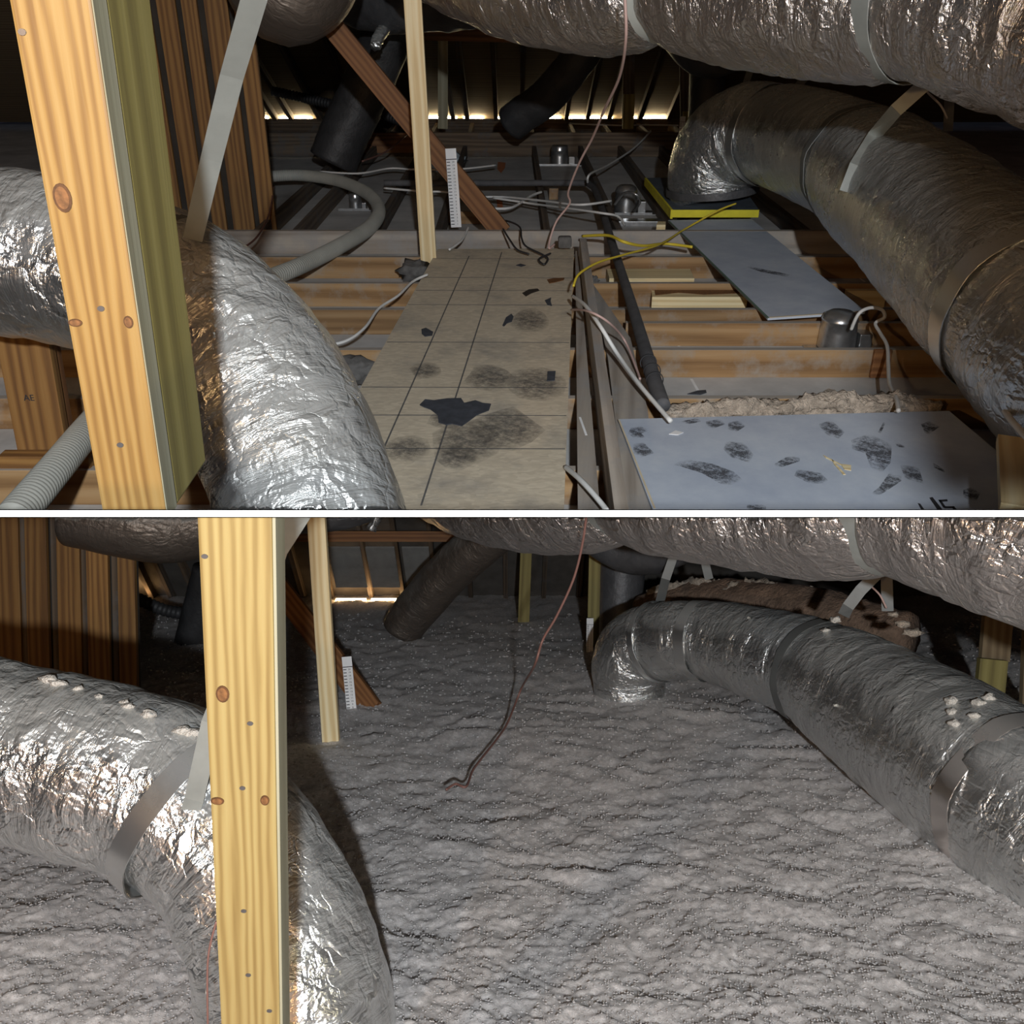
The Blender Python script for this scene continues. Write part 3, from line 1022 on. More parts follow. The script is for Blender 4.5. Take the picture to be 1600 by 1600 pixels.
# ---- depth markers
def marker(p0, p1, wd, label, up_face, top_num=20):
    """white card strip with inch marks from its foot to its head"""
    r = empty('depth_marker', p0, label, 'marker', 'insulation depth markers')
    d = (p1 - p0)
    M = frame(p0, d, up_face)
    L = d.length
    box('card', M, 0, L, -wd / 2, wd / 2, -0.002, 0.002, 'ruler_card', r)
    box('head_line', M, L * 0.862, L * 0.872, -wd / 2, wd / 2, 0.002, 0.0032, 'ink', r)
    for k in range(1, top_num + 1):
        x = L * 0.85 * k / (top_num + 0.4)
        box('tick', M, x - 0.0022, x + 0.0022, wd * 0.14, wd * 0.46, 0.002, 0.0030, 'ink', r)
        tm = M @ Matrix.Translation((x, -wd * 0.16, 0.0028)) @ Matrix.Rotation(-math.pi / 2, 4, 'Z')
        text('numeral', str(k), tm, L / 31.0, 'ink', r)
    return r


marker(YD(713, 355, YB + 0.02), YD(704, 232, YB + 0.02), 0.068, 'white depth marker card standing on the cross beam in front of the reddish brace', NY)
marker(YD(1063, 245, YR - 0.6), YD(1067, 182, YR - 0.6), 0.055, 'grey depth marker strip on the olive stake behind the dull silver duct', NY)

# ---- chipboard walkway
ZO = JT + 0.012
c = [G(684, 389, ZO), G(897, 388, ZO), G(880.5, 812, ZO), G(448, 812, ZO)]
wk = poly('walkway_sheet', c, 0.011, 'osb')
tag(wk, 'stained tan chipboard sheet laid over the joists as a walkway, ruled with dark lines', 'chipboard')
cu(wk)
def on_left(y):
    return 684 + (448 - 684) * (y - 389) / (812 - 389)
def on_right(y):
    return 897 + (880.5 - 897) * (y - 388) / (812 - 388)
for y in (404, 433.5, 453.5, 476, 534.5, 605, 648.5, 700.5):
    strip('ruled_line', G(on_left(y) + 2, y, ZO), G(on_right(y) - 2, y + 1, ZO), 0.006, 0.0008, 'chalk_grey', wk)
strip('ruled_line', G(733, 400, ZO), G(575, 756, ZO), 0.006, 0.0008, 'chalk_grey', wk)
strip('ruled_line', G(784, 394, ZO), G(658, 790, ZO), 0.006, 0.0008, 'chalk_grey', wk)


def scrap(px, label, mat='tar_paper', name='paper_scrap', th=0.003, z=ZO, zoom=None, cat='scrap', group='torn dark paper scraps'):
    if zoom:
        px = [(zoom[0] + a * .28125, zoom[1] + b * .28125) for a, b in px]
    o = poly(name, [G(a, b, z + th + 0.0006) for a, b in px], th, mat)
    return tag(o, label, cat, group)


ZA = (380, 400)
scrap([(980, 825), (1010, 795), (1060, 800), (1130, 790), (1210, 788), (1228, 815), (1290, 800), (1330, 815), (1377, 820), (1365, 855), (1300, 880), (1260, 910), (1215, 942), (1160, 930), (1130, 936), (1085, 922), (1080, 880), (1040, 850), (1005, 838)],
      'largest torn black paper scrap lying on the chipboard walkway', zoom=ZA)
scrap([(990, 405), (1015, 398), (1055, 420), (1050, 440), (1010, 445), (992, 430)], 'small rounded black paper scrap near the chipboard edge by the joists', zoom=ZA)
scrap([(1440, 385), (1460, 340), (1490, 320), (1502, 335), (1492, 362), (1465, 372), (1450, 388)], 'small arrow-shaped black paper scrap in the middle of the chipboard', zoom=ZA)
scrap([(1515, 50), (1540, 42), (1570, 50), (1545, 58)], 'tiny black paper sliver near the far end of the chipboard', zoom=ZA)
ZB7 = (750, 400)
scrap([(375, 640), (420, 638), (415, 690), (372, 692)], 'small square black paper scrap by the chipboard edge beside the planks', zoom=ZB7)
scrap([(360, 245), (395, 230), (392, 250), (400, 275), (375, 270)], 'small hooked black paper scrap on the chipboard near the yellow cable', zoom=ZB7)
scrap([(372, 130), (410, 122), (470, 120), (465, 132), (415, 145), (385, 150)], 'thin brown stained scrap on the chipboard near the yellow cable', mat='knot', zoom=ZB7)
scrap([(235, 205), (270, 185), (320, 180), (330, 190), (285, 205), (255, 222)], 'faded dark scrap lying on the chipboard beside the hooked scrap', mat='knot_hole', zoom=ZB7)
for (a, b, sz) in ((765, 590, 40), (735, 688, 62), (715, 712, 40), (790, 672, 60), (665, 580, 26), (840, 600, 50), (830, 500, 34), (700, 655, 34), (640, 700, 40)):
    pl = []
    for k in range(9):
        an = k / 9 * 6.283
        r = sz * (0.8 + 0.35 * random.random())
        pl.append(G(a + math.cos(an) * r, b + math.sin(an) * r * 0.55, ZO + 0.0009))
    poly('smudge', pl, 0.0003, 'dirt_smudge', wk)

# ---- planks and upright-edge timber beside the walkway
def flat_plank(name, cs, z, th, mat, label, cat='plank', group='dusty planks beside the walkway'):
    o = cu(poly(name, [G(a, b, z) for a, b in cs], th, mat, xdir=Vector((0.1, 1, 0))))
    return tag(o, label, cat, group)


flat_plank('flat_plank', [(899, 392), (903, 392), (938, 800), (903, 800)], JT + 0.036, 0.036, 'dusty_plank', 'flat dusty grey plank lying along the chipboard walkway')
o = beam('edge_timber', G(911, 372, 0.28) + Vector((0, 0, -0.07)), G(972, 800, 0.28) + Vector((0, 0, -0.07)), 0.04, 0.14, UZ, 'dusty_plank', None, 0.003)
tag(cu(o), 'dusty timber set on edge between the flat plank and the grey sheet', 'timber')
flat_plank('gusset_board', [(924, 440), (985, 528), (1012, 640), (1030, 800), (978, 800), (950, 560)], JT + 0.003, 0.02, 'dusty_plank', 'wide dusty board with pencil lines between the edge timber and the foam-wrapped pipe', 'board')

# ---- grey sheets
ZS = JT + 0.016
c = [G(966, 655, ZS), G(1483, 642, ZS), G(1640, 774, ZS), G(1670, 812, ZS), G(1026, 812, ZS)]
sh = cu(poly('cement_sheet', c, 0.012, 'dusty_sheet'))
tag(sh, 'wide blue-grey sheet covered in boot prints, lying over the joists', 'sheet', 'blue-grey sheets')
strip('pale_edge', G(967, 656.5, ZS - 0.001), G(1023, 795, ZS - 0.001), 0.006, 0.002, 'sheet_edge', sh)
# boot marks (zoom box: 940,640 .. 1600,800 at 2.424x)
def zb(a, b): return (940 + a * 0.4125, 640 + b * 0.4125)
for outline in ([(110, 70), (160, 62), (175, 80), (150, 90), (165, 105), (120, 108), (100, 90)], [(300, 45), (370, 30), (375, 45), (330, 55)], [(395, 45), (450, 35), (468, 55), (420, 72), (398, 62)],
                [(480, 50), (520, 40), (545, 62), (510, 85), (478, 75)], [(470, 120), (540, 125), (575, 170), (560, 200), (490, 180), (462, 150)], [(250, 190), (330, 190), (420, 205), (500, 235), (540, 270), (520, 290), (450, 280), (380, 240), (300, 215), (255, 205)],
                [(820, 55), (870, 40), (920, 85), (900, 110), (850, 95)], [(945, 115), (1000, 95), (1060, 100), (1100, 135), (1095, 200), (1060, 240), (1020, 220), (1000, 165), (950, 150)],
                [(1090, 240), (1140, 235), (1135, 270), (1060, 320), (1005, 330), (1050, 295)], [(655, 205), (700, 180), (755, 175), (750, 195), (690, 215), (655, 222)], [(740, 225), (830, 240), (870, 280), (790, 280), (730, 250)],
                [(1110, 125), (1145, 135), (1150, 145), (1120, 140)], [(1045, 90), (1070, 42), (1078, 45), (1055, 95)], [(1130, 210), (1200, 215), (1220, 280), (1150, 260)], [(120, 130), (160, 125), (200, 165), (150, 180), (120, 165)],
                [(1255, 200), (1300, 230), (1305, 240), (1260, 220)], [(1370, 305), (1400, 292), (1435, 315), (1420, 345), (1370, 335)], [(1210, 55), (1250, 40), (1280, 65), (1230, 100)], [(550, 360), (620, 358), (625, 382), (550, 382)]):
    poly('boot_print', [G(*zb(a, b), ZS + 0.0006) for a, b in outline], 0.0005, 'boot_smudge', sh)
for o_ in ([(840, 172), (905, 205), (912, 212), (850, 182)], [(870, 185), (925, 245), (915, 245), (880, 205)], [(905, 205), (945, 210), (945, 230), (920, 225)]):
    poly('wood_splinter', [G(*zb(a, b), ZS + 0.003) for a, b in o_], 0.002, 'bark_board', sh)
poly('plaster_chip', [G(*zb(a, b), ZS + 0.003) for a, b in [(255, 92), (280, 78), (310, 86), (290, 95)]], 0.002, 'white_mark', sh)
# stencilled lettering, cut off by the sheet's near end
dx = (G(1560, 790, ZS) - G(1440, 790, ZS)).normalized()
dd = (G(1470, 805, ZS) - G(1452, 778, ZS)).normalized()
lp = [G(1452, 778, ZS), G(1457, 777, ZS), G(1480, 806, ZS), G(1471, 806, ZS)]
cu(poly('stencil_letter', [p + UZ * 0.0009 for p in lp], 0.0008, 'ink', sh))
for q4 in ([(1466, 781), (1480, 780), (1481, 783), (1468, 784)], [(1466, 781), (1470, 781), (1478, 792), (1474, 793)], [(1474, 791), (1490, 791), (1491, 794), (1476, 794)], [(1487, 791), (1491, 791), (1497, 799), (1491, 799)], [(1434, 786), (1438, 787), (1445, 797), (1440, 797)]):
    cu(poly('stencil_letter', [G(a, b, ZS + 0.0009) for a, b in q4], 0.0008, 'ink', sh))

s2 = poly('cement_sheet', [G(a, b, JT + 0.02) for a, b in ((1044, 344), (1174, 342), (1352, 486), (1200, 496))], 0.014, 'dusty_sheet')
tag(s2, 'narrow blue-grey sheet laid askew over the joists towards the domed can light', 'sheet', 'blue-grey sheets')
strip('dark_edge', G(1045, 345.5, JT + 0.019), G(1200, 497, JT + 0.019), 0.012, 0.002, 'green_edge', s2)
strip('pale_edge', G(1202, 496.3, JT + 0.019), G(1350, 486.5, JT + 0.019), 0.012, 0.002, 'sheet_edge', s2)
poly('streak', [G(a, b, JT + 0.0208) for a, b in ((1158, 414), (1190, 420), (1240, 430), (1238, 434), (1190, 425))], 0.0006, 'boot_smudge', s2)
fbz = 0.2
fbd = poly('foam_board', [G(a, b, fbz) for a, b in ((1008, 278), (1150, 276), (1186, 328), (1049, 328))], 0.05, 'foam_board')
tag(fbd, 'dark blue foam board with bright yellow edges under the silver duct elbow', 'board')
a, b = G(1049, 328, fbz), G(1186, 328, fbz)
box('yellow_edge', frame(a, b - a, UZ), 0, (b - a).length, -0.006, 0.0, -0.05, 0.001, 'yellow_edge', fbd)
a, b = G(1008, 278, fbz), G(1049, 328, fbz)
box('yellow_edge', frame(a, b - a, UZ), 0, (b - a).length, -0.004, 0.012, -0.06, 0.0015, 'yellow_edge', fbd)

# ---- timber offcuts lying between joists
def offcut(name, cs, z, th, mat, label):
    o = poly(name, [G(a, b, z) for a, b in cs], th, mat)
    return tag(o, label, 'offcut', 'pale timber offcuts')


offcut('timber_offcut', [(948, 420), (1078, 420), (1085, 435), (952, 435)], 0.075, 0.075, 'bark_board', 'pale timber offcut with a dusty top lying behind the foam-wrapped pipe')
ob = offcut('timber_offcut', [(1018, 449), (1155, 449), (1168, 464), (1019, 464)], 0.09, 0.09, 'bark_board', 'pale timber offcut with bark along its top, next to the skewed grey sheet')
poly('bark', [G(a, b, 0.0925) for a, b in ((1022, 449.5), (1150, 450), (1158, 458), (1100, 460), (1060, 457), (1024, 461))], 0.002, 'knot', ob)
offcut('timber_offcut', [(1320, 449), (1386, 449), (1386, 454), (1322, 454)], 0.1, 0.1, 'bark_board', 'short pale timber offcut past the skewed grey sheet')
offcut('timber_offcut', [(1028, 346), (1040, 346), (1040, 351), (1026, 351)], 0.16, 0.06, 'bark_board', 'tiny timber block beside the corner of the skewed sheet')

# ---- can lights
def can_light(px, py, rpx, hpx, label, dome=True, group='can lights above the plasterboard', jb=1):
    p = G(px, py, 0.012)
    zc = depth(p)
    r = rpx * zc / F
    h = hpx * zc / F / math.cos(PITCH)
    e = empty('can_light', p, label, 'can light', group)
    prof = [(r * 1.0, 0), (r * 0.97, h * 0.45), (r * 0.93, h * 0.72), (r * 0.96, h * 0.73), (r * 0.96, h * 0.76)]
    prof += [(r * 0.94, h * 0.80), (r * 0.85, h * 0.9), (r * 0.6, h * 0.98), (r * 0.02, h * 1.0)] if dome else [(r * 0.9, h * 0.96), (r * 0.86, h), (r * 0.02, h)]
    n = 32
    v, f = [], []
    for (rr, zz) in prof:
        for k in range(n):
            v.append((rr * math.cos(2 * math.pi * k / n), rr * math.sin(2 * math.pi * k / n), zz))
    for i in range(len(prof) - 1):
        for k in range(n):
            f.append((i * n + k, i * n + (k + 1) % n, (i + 1) * n + (k + 1) % n, (i + 1) * n + k))
    f.append(tuple((len(prof) - 1) * n + k for k in range(n)))
    mesh('can', v, f, 'galvanised', Matrix.Translation(p), e, True)
    M = Matrix.Translation(p)
    box('plate', M, -r * 1.7, r * 1.7 + r * jb, -r * 0.9, r * 0.9, -0.010, -0.004, 'galvanised', e)
    box('junction_box', M @ Matrix.Translation((r * (1.35 if jb > 0 else -1.35), -r * 0.1, 0)), -r * 0.33, r * 0.33, -r * 0.5, r * 0.5, -0.003, h * 0.42, 'galvanised', e, 0.004)
    box('hanger_bar', M, -r * 2.6, r * 2.2, -r * 1.05, -r * 0.95, -0.008, 0.012, 'galvanised', e)
    return e


can_light(1306, 541, 29, 50, 'domed silver can light between the joists by the big dull silver duct')
can_light(977, 331, 18, 36, 'silver can light with a looped flexible lead by the foam-wrapped pipe')
can_light(874, 256, 14, 24, 'small flat-topped silver can light below the rear beam', False)
can_light(862, 193, 7, 12, 'tiny silver can light behind the rear beam', False)
can_light(556, 326, 10, 20, 'dim silver can light inside the bend of the grey hose', False)
# extra housing plate by the second can
o = box('light_plate', Matrix.Translation(G(1000, 345, 0.03)), -0.17, 0.17, -0.06, 0.06, -0.03, 0.006, 'galvanised', None, 0.003)
tag(o, 'flat galvanised plate on the plasterboard in front of the looped can light', 'plate')

# ---- pipes and hoses
zp = JT + 0.045
o = tube('foam_pipe', [G(600, 286, zp), G(700, 286, zp), G(800, 286, zp), G(905, 286, zp), G(922, 289, zp), G(933, 305, zp), G(958, 385, zp), G(985, 470, zp), G(1006, 540, zp), G(1023, 598, zp), G(1036, 634, zp - .01)], [.024] * 6 + [.025, .026, .028, .03, .028], 'pipe_foam', None, 20, 10)
tag(o, 'dark foam-wrapped pipe bent at a right angle across the joists', 'pipe')
q = G(1020, 582, zp + 0.0)
for dxp, dyp in ((0, 0), (4, 14), (-6, -14)):
    ring_band('tie', G(1019 + dxp, 580 + dyp, zp), G(1030, 610, zp) - G(1010, 550, zp), 0.031, 0.008, 'cable_black', o, 20)
zh = JT + 0.048
hz = [G(415, 276, zh), G(470, 274, zh), G(530, 283, zh), G(575, 303, zh), G(592, 328, zh), G(578, 355, zh), G(530, 385, zh), G(470, 415, zh), G(400, 446, zh), G(300, 515, zh), G(200, 600, zh), G(140, 668, .26), G(85, 735, .3), G(20, 812, .32)]
o = cu(tube('ribbed_hose', hz, 0.046, 'hose_grey', None, 24, 12, lambda u, a, r: r * (1 + 0.035 * math.sin(u * 330)), step=0.0048))
tag(o, 'thick grey ribbed hose looping over the joists and back past the knotty post', 'hose')

# ---- cables
def cable(pts, r, mat, label, group='loose cables over the bare joists', name='cable'):
    o = tube(name, pts, r, mat, None, 8, 8)
    return tag(o, label, 'cable', group)


cable([Z(976, -10, 3.85), Z(978, 60, 3.95), Z(968, 120, 4.3), Z(945, 170, 4.7), Z(926, 215, 5.1), Z(905, 255, 5.35), Z(888, 300, 5.6), Z(890, 318, 5.7), Z(870, 345, 5.8), Z(860, 372, 5.85), G(858, 388, .16), G(866, 382, .17)], 0.0065, 'cable_pink',
      'pinkish cord dangling from the hanging duct down to the end of the chipboard')
zc_ = JT + 0.012
cable([G(500, 268, zc_), G(560, 271, zc_), G(610, 263, zc_), G(650, 265, zc_), G(720, 264, zc_), G(775, 258, zc_)], 0.0085, 'cable_white', 'white cable running under the pale timber to the orange tape')
cable([G(600, 294, zc_), G(660, 299, zc_), G(695, 300, zc_), G(740, 307, zc_), G(790, 308, zc_), G(850, 314, .2), G(905, 320, .25), G(955, 314, .25)], 0.0085, 'cable_white', 'white cable sagging across the far joists to the looped can light')
cable([G(770, 309, zc_), G(830, 318, zc_), G(890, 326, .22), G(940, 333, .25), G(965, 338, .22), G(976, 352, zc_)], 0.008, 'cable_white', 'white cable crossing beneath the dangling cord to the galvanised plate')
cable([G(768, 326, zc_), G(800, 324, zc_), G(830, 306, zc_), G(846, 300, zc_)], 0.01, 'cable_white', 'short white cable rising past the foot of the reddish brace')
cable([G(918, 285, zc_ + .1), G(922, 272, .3), G(950, 258, .25), G(990, 232, .25), G(1017, 205, .3)], 0.0085, 'cable_white', 'grey-white cable climbing from the bend of the foam-wrapped pipe to the rear beam')
cable([G(566, 252, .2), G(605, 236, .22), G(640, 207, .3)], 0.008, 'cable_brown', 'thin brown cable rising to the rear beam by the reddish brace')
cable([G(890, 193, .2), G(970, 196, .2), G(1010, 195, .2), G(1060, 196, .2)], 0.0085, 'cable_white', 'thin pale cable strung along behind the rear beam')
zy = JT + 0.03
cable([G(910, 369, .2), G(950, 368, .25), G(975, 378, .25), G(1005, 384, .2), G(1040, 381, zy), G(1082, 386, zy)], 0.009, 'cable_yellow', 'yellow cable lying from the edge timber to the skewed grey sheet', 'yellow cables')
cable([G(896, 447, .29), G(905, 428, .32), G(935, 410, .32), G(975, 398, .29), G(1030, 382, .24), G(1070, 358, .2), G(1120, 330, .27), G(1150, 318, .3)], 0.006, 'cable_yellow', 'thin yellow cable running from the chipboard edge up over the foam board', 'yellow cables')
cable([G(895, 463, .25), G(915, 478, .32), G(938, 510, .31), G(966, 555, .22), G(1000, 602, .2), G(1048, 658, .18)], 0.0085, 'cable_white', 'thick white cable running beside the foam-wrapped pipe to the boot-printed sheet')
cable([G(893, 484, .24), G(918, 486, .36), G(950, 503, .33), G(976, 532, .2), G(994, 575, .16), G(1000, 592, .16)], 0.005, 'cable_pink', 'thin pinkish cable curving past the thick white cable')
o = cu(cable([G(884, 730, .15), G(905, 748, .2), G(930, 775, .21), G(962, 815, .2)], 0.0085, 'cable_white', 'thick white cable crossing the flat plank at the near end of the chipboard'))
cable([G(500, 541, .15), G(540, 533, .15), G(570, 512, .16), G(592, 482, .16), G(622, 462, .16), G(645, 440, .16), G(668, 429, .17)], 0.007, 'cable_white', 'white cable winding from the crumpled duct to the foot of the pale timber')
cable([G(1330, 515, .16), G(1342, 490, .24), G(1360, 481, .26), G(1378, 484, .25), G(1382, 496, .22), G(1368, 505, .19), G(1375, 520, .17), G(1386, 540, .16), G(1388, 570, .13), G(1390, 600, .12), G(1400, 622, .16), G(1404, 642, .17)], 0.008, 'cable_white', 'white cable looping from the domed can light to the boot-printed sheet')
cable([G(775, 343, .17), G(795, 346, .2), G(812, 355, .2), G(815, 372, .18), G(822, 385, .17), G(848, 398, .17), G(856, 405, .165), G(850, 413, .165), G(842, 405, .165), G(860, 396, .17)], 0.006, 'cable_black', 'black wire coiled at the far end of the chipboard', 'black wires')
cable([G(786, 358, .2), G(796, 374, .18), G(808, 390, .17), G(826, 397, .17)], 0.006, 'cable_black', 'short black wire hooked over the cross beam', 'black wires')
cable([G(732, 355, .19), G(722, 375, .17), G(702, 390, .165)], 0.007, 'cable_white', 'short frayed cable end at the white depth marker')
cable([G(370, 393, .16), G(400, 372, .2), G(420, 335, .25), G(428, 290, .3)], 0.006, 'cable_brown', 'thin brown wire hanging beside the board wall')
cable([Z(1430, 118, 4.6), Z(1450, 145, 4.6), Z(1470, 165, 4.65), Z(1480, 185, 4.7)], 0.005, 'cable_white', 'thin wire curling below the hanging duct sling')
cu(cable([Z(1533, 580, 3.78), Z(1550, 610, 3.4), Z(1575, 650, 3.0), Z(1612, 692, 2.7)], 0.010, 'cable_white', 'grey-white cable drooping under the big dull silver duct past the pale plank'))
cu(cable([Z(1562, 622, 3.5), Z(1563, 650, 3.3), G(1560, 700, .16)], 0.008, 'cable_white', 'thin upright lead under the big dull silver duct'))
# flexible lead of the looped can
cable([G(960, 320, .16), G(975, 302, .25), G(992, 303, .26), G(1000, 315, .2), G(990, 330, .1)], 0.010, 'galvanised', 'looped metal lead on the silver can light')

# ---- small bits
for px in ([(778, 253), (790, 254), (789, 262), (783, 270), (777, 264)], [(776, 311), (785, 314), (786, 324), (777, 324)]):
    o = poly('tape_piece', [G(a, b, 0.004) for a, b in px], 0.003, 'orange_tape')
    tag(o, 'scrap of orange tape ' + ('at the end of the white cable on the plasterboard' if px[0][1] < 300 else 'beside the brace foot on the plasterboard'), 'tape', 'orange tape scraps')
for px, lb in (((705, 253), 'crumpled clear plastic bag behind the white depth marker'), ((672, 276), 'small crumpled plastic scrap beside the pale timber')):
    o = clump('plastic_bag', G(px[0], px[1], 0.06), 0.14 if px[0] > 700 else 0.08, 0.1, 0.08, 'plastic_scrap', seed=px[0])
    tag(o, lb, 'plastic', 'plastic scraps')
for px, py, sx, lb in ((648, 424, .11, 'fluffy grey insulation wad at the foot of the pale timber'), (548, 578, .11, 'fluffy grey insulation wad between the crumpled duct and the chipboard'), (925, 436, .035, 'tiny grey lint wad by the edge timber')):
    o = clump('insulation_wad', G(px, py, 0.09), sx, sx * .6, sx * .55, 'chalk_grey', seed=px)
    tag(o, lb, 'insulation', 'loose insulation wads')
def batt_edge(u, a, r):
    c, q = math.cos(a), math.sin(a)
    return r * (0.85 + 0.8 * noise.noise(Vector((c * 1.3, q * 1.3, u * 9))) + 0.5 * noise.noise(Vector((c * 3, q * 3, u * 24))) + 0.28 * noise.noise(Vector((c * 6, q * 6, u * 60))))


o = tube('insulation_batt', [G(1035, 650, .12), G(1070, 645, .12), G(1150, 641, .125), G(1240, 637, .12), G(1320, 637, .125), G(1400, 636, .12), G(1470, 636, .12)], [.015, .035, .04, .045, .05, .045, .02], 'tuft_tan', None, 20, 20, batt_edge, step=0.007)
tag(o, 'ragged tan insulation batt edge squeezed out behind the boot-printed sheet', 'insulation')
# paint dashes on the plasterboard
for a, b in (((1055, 531), (1061, 541)), ((1080, 592), (1091, 611)), ((1340, 432), (1357, 445)), ((934, 431.5), (948, 432)), ((499, 431.5), (527, 432))):
    strip('paint_dash', G(*a, 0.0), G(*b, 0.0), 0.012, 0.001, 'white_mark', floor)
strip('paint_dash', G(906, 652, JT + .036), G(916, 680, JT + .036), 0.008, 0.001, 'white_mark', floor)
o = poly('paper_scrap', [G(a, b, 0.006) for a, b in ((1074, 615), (1090, 610), (1103, 609), (1104, 613), (1095, 616))], 0.003, 'tar_paper')
tag(o, 'dark torn paper strip on the plasterboard in front of the joist', 'scrap', 'torn dark paper scraps')
o = box('insulation_strip', Matrix.Translation(G(800, 229.5, 0.02)), -0.13, 0.16, -0.05, 0.05, -0.015, 0.02, 'baffle_grey', None, 0.004)
tag(o, 'pale grey strip lying under the rear beam', 'strip')
o = beam('rubble_stone', G(872, 378, .2), G(893, 378, .2), 0.06, 0.07, UZ, 'chalk_grey', None, 0.015)
tag(o, 'rough grey mortar lump on the cross beam at the end of the chipboard', 'lump')
# plank seen past the big duct
o = beam('plank_end', G(1604, 800, .3), G(1594, 690, .3), 0.13, 0.03, UZ, 'bark_board', None, 0.003)
tag(cu(o), 'pale plank standing past the boot-printed sheet under the big silver duct', 'plank')
o = box('block_end', frame(Z(1558, 592, 3.74), Vector((1, 0, 0)), UZ), -0.05, 0.09, -0.04, 0.04, -0.03, 0.03, 'red_brace', None, 0.003)
tag(o, 'small brown timber block under the big dull silver duct', 'block')
# ================================================================== INSULATED ATTIC ("after")
def lw(X, Yf, h):
    """level coordinates of the insulated attic: across, forward, height over the insulation -> world"""
    return LOW @ Vector((X, Yf, h - LH))


def insulation():
    rows, cols = 560, 620
    d0, d1 = 1.25, 10.2
    v, f = [], []
    for i in range(rows):
        t = i / (rows - 1)
        d = 1 / ((1 - t) / d0 + t / d1)
        hw = 0.62 * d + 0.7
        for j in range(cols):
            x = (j / (cols - 1) * 2 - 1) * hw
            q = Vector((x, d, 0))
            w1 = Vector((noise.noise(q * 2.1), noise.noise(q * 2.1 + Vector((5, 5, 5))), 0)) * 0.12
            qq = q + w1
            z = 0.030 * noise.noise(q * 1.1) + 0.020 * abs(noise.noise(qq * 4.2 + Vector((4, 1, 0))))
            z += 0.015 * noise.noise(qq * 8.5 + Vector((0, 7, 2))) + 0.008 * abs(noise.noise(qq * 17 + Vector((3, 3, 1))))
            z += 0.008 * noise.noise(qq * 37 + Vector((1, 8, 1)))
            z -= 0.03
            # heaped round the foot of the branch duct
            v.append((x, d, z - LH))
    for i in range(rows - 1):
        for j in range(cols - 1):
            a = i * cols + j
            f.append((a, a + 1, a + cols + 1, a + cols))
    M = LOW @ Matrix.Translation((0, 4, -LH))
    o = mesh('floor', [LOW.inverted().to_3x3().inverted() @ Vector((0, 0, 0)) + Vector(p) - Vector((0, 4, -LH)) for p in v], f, 'blown_wool', M, None, True)
    tag(o, 'deep fluffy white blown insulation covering the attic floor', None, None, 'structure')
    # loose flecks of wool lying on the surface
    Li = LOW.inverted()
    fv, ff = [], []
    for k in range(24000):
        px, py = random.uniform(-40, 1640), 955 + 690 * random.random() ** 0.85
        p = Li @ I(px, py)
        if p.y > 9.5:
            continue
        i = (1 / d0 - 1 / p.y) / (1 / d0 - 1 / d1) * (rows - 1)
        hw = 0.62 * p.y + 0.7
        j = (p.x / hw + 1) / 2 * (cols - 1)
        i, j = int(i + .5), int(j + .5)
        if not (0 <= i < rows and 0 <= j < cols):
            continue
        c = Vector(v[i * cols + j]) - Vector((0, 4, -LH)) + Vector((0, 0, 0.003))
        s = p.y * random.uniform(0.0006, 0.0016)
        b0 = len(fv)
        an = random.random() * 3.14
        for dx, dy, dz in ((1.5, 0, .2), (0, .9, 0), (-1.4, 0, .1), (0, -.9, .1), (0.2, 0, .9), (0, 0, -.6)):
            jx, jy = dx * random.uniform(.6, 1.3), dy * random.uniform(.6, 1.3)
            fv.append(c + Vector((jx * math.cos(an) - jy * math.sin(an), jx * math.sin(an) + jy * math.cos(an), dz)) * s)
        for a, b in ((0, 1), (1, 2), (2, 3), (3, 0)):
            ff.append((b0 + a, b0 + b, b0 + 4))
            ff.append((b0 + b, b0 + a, b0 + 5))
    fl = mesh('wool_flecks', fv, ff, 'fleck_white', M, o)
    fl['kind'] = 'stuff'


insulation()

# ---- far roof, eaves
ED = 10.1
def lq(x, y, z): return LOW @ Vector((x, y, z - LH))
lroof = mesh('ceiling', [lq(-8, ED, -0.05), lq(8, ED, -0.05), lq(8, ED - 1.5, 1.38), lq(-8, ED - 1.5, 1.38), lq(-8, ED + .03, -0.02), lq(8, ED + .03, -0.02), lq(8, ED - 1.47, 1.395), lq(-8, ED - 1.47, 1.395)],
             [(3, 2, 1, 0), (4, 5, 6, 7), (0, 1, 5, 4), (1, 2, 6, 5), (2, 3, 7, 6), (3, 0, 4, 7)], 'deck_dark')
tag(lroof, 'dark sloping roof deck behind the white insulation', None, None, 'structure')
lsl = (lq(0, ED - 1.5, 1.38) - lq(0, ED, -0.05)).normalized()
lsn = lsl.cross(Vector((1, 0, 0))).normalized()
if lsn.dot(LFW) > 0: lsn = -lsn
for xp in (232, 262, 300, 470, 515, 578, 628, 680, 735, 790, 850, 905, 960):
    p = LD(xp, 950, ED - 0.25)
    x = (LOW.inverted() @ p).x
    a = lq(x, ED, -0.05) + lsn * 0.05
    cl(beam('rafter', a, a + lsl * 2.2, 0.045, 0.09, lsn, 'dark_joist', lroof, 0))
for x0, x1 in ((525, 572), (580, 622), (206, 222), (226, 236)):
    a, b = LD(x0, 940, ED - 0.3), LD(x1, 940, ED - 0.3)
    box('soffit_slit', frame(a, b - a, LUP), 0, (b - a).length, -0.02, 0.02, -0.03, 0.03, 'daylight_dim', lroof)
# grey insulation baffles between the rafters
for x0, x1 in ((525, 574), (582, 625), (636, 676)):
    a, b = LD(x0, 915, ED - 0.5), LD(x1, 915, ED - 0.5)
    M = frame(a, b - a, lsl)
    box('baffle', M, 0, (b - a).length, -0.01, 0.01, -0.02, 0.62, 'baffle_grey', lroof)
tb = cl(beam('tie_beam', LD(425, 838, ED - 1.9), LD(720, 838, ED - 1.9), 0.05, 0.09, LUP, 'red_brace', None, 0.002))
tag(tb, 'dim brown tie beam high behind the pale timber over the insulation', 'beam')

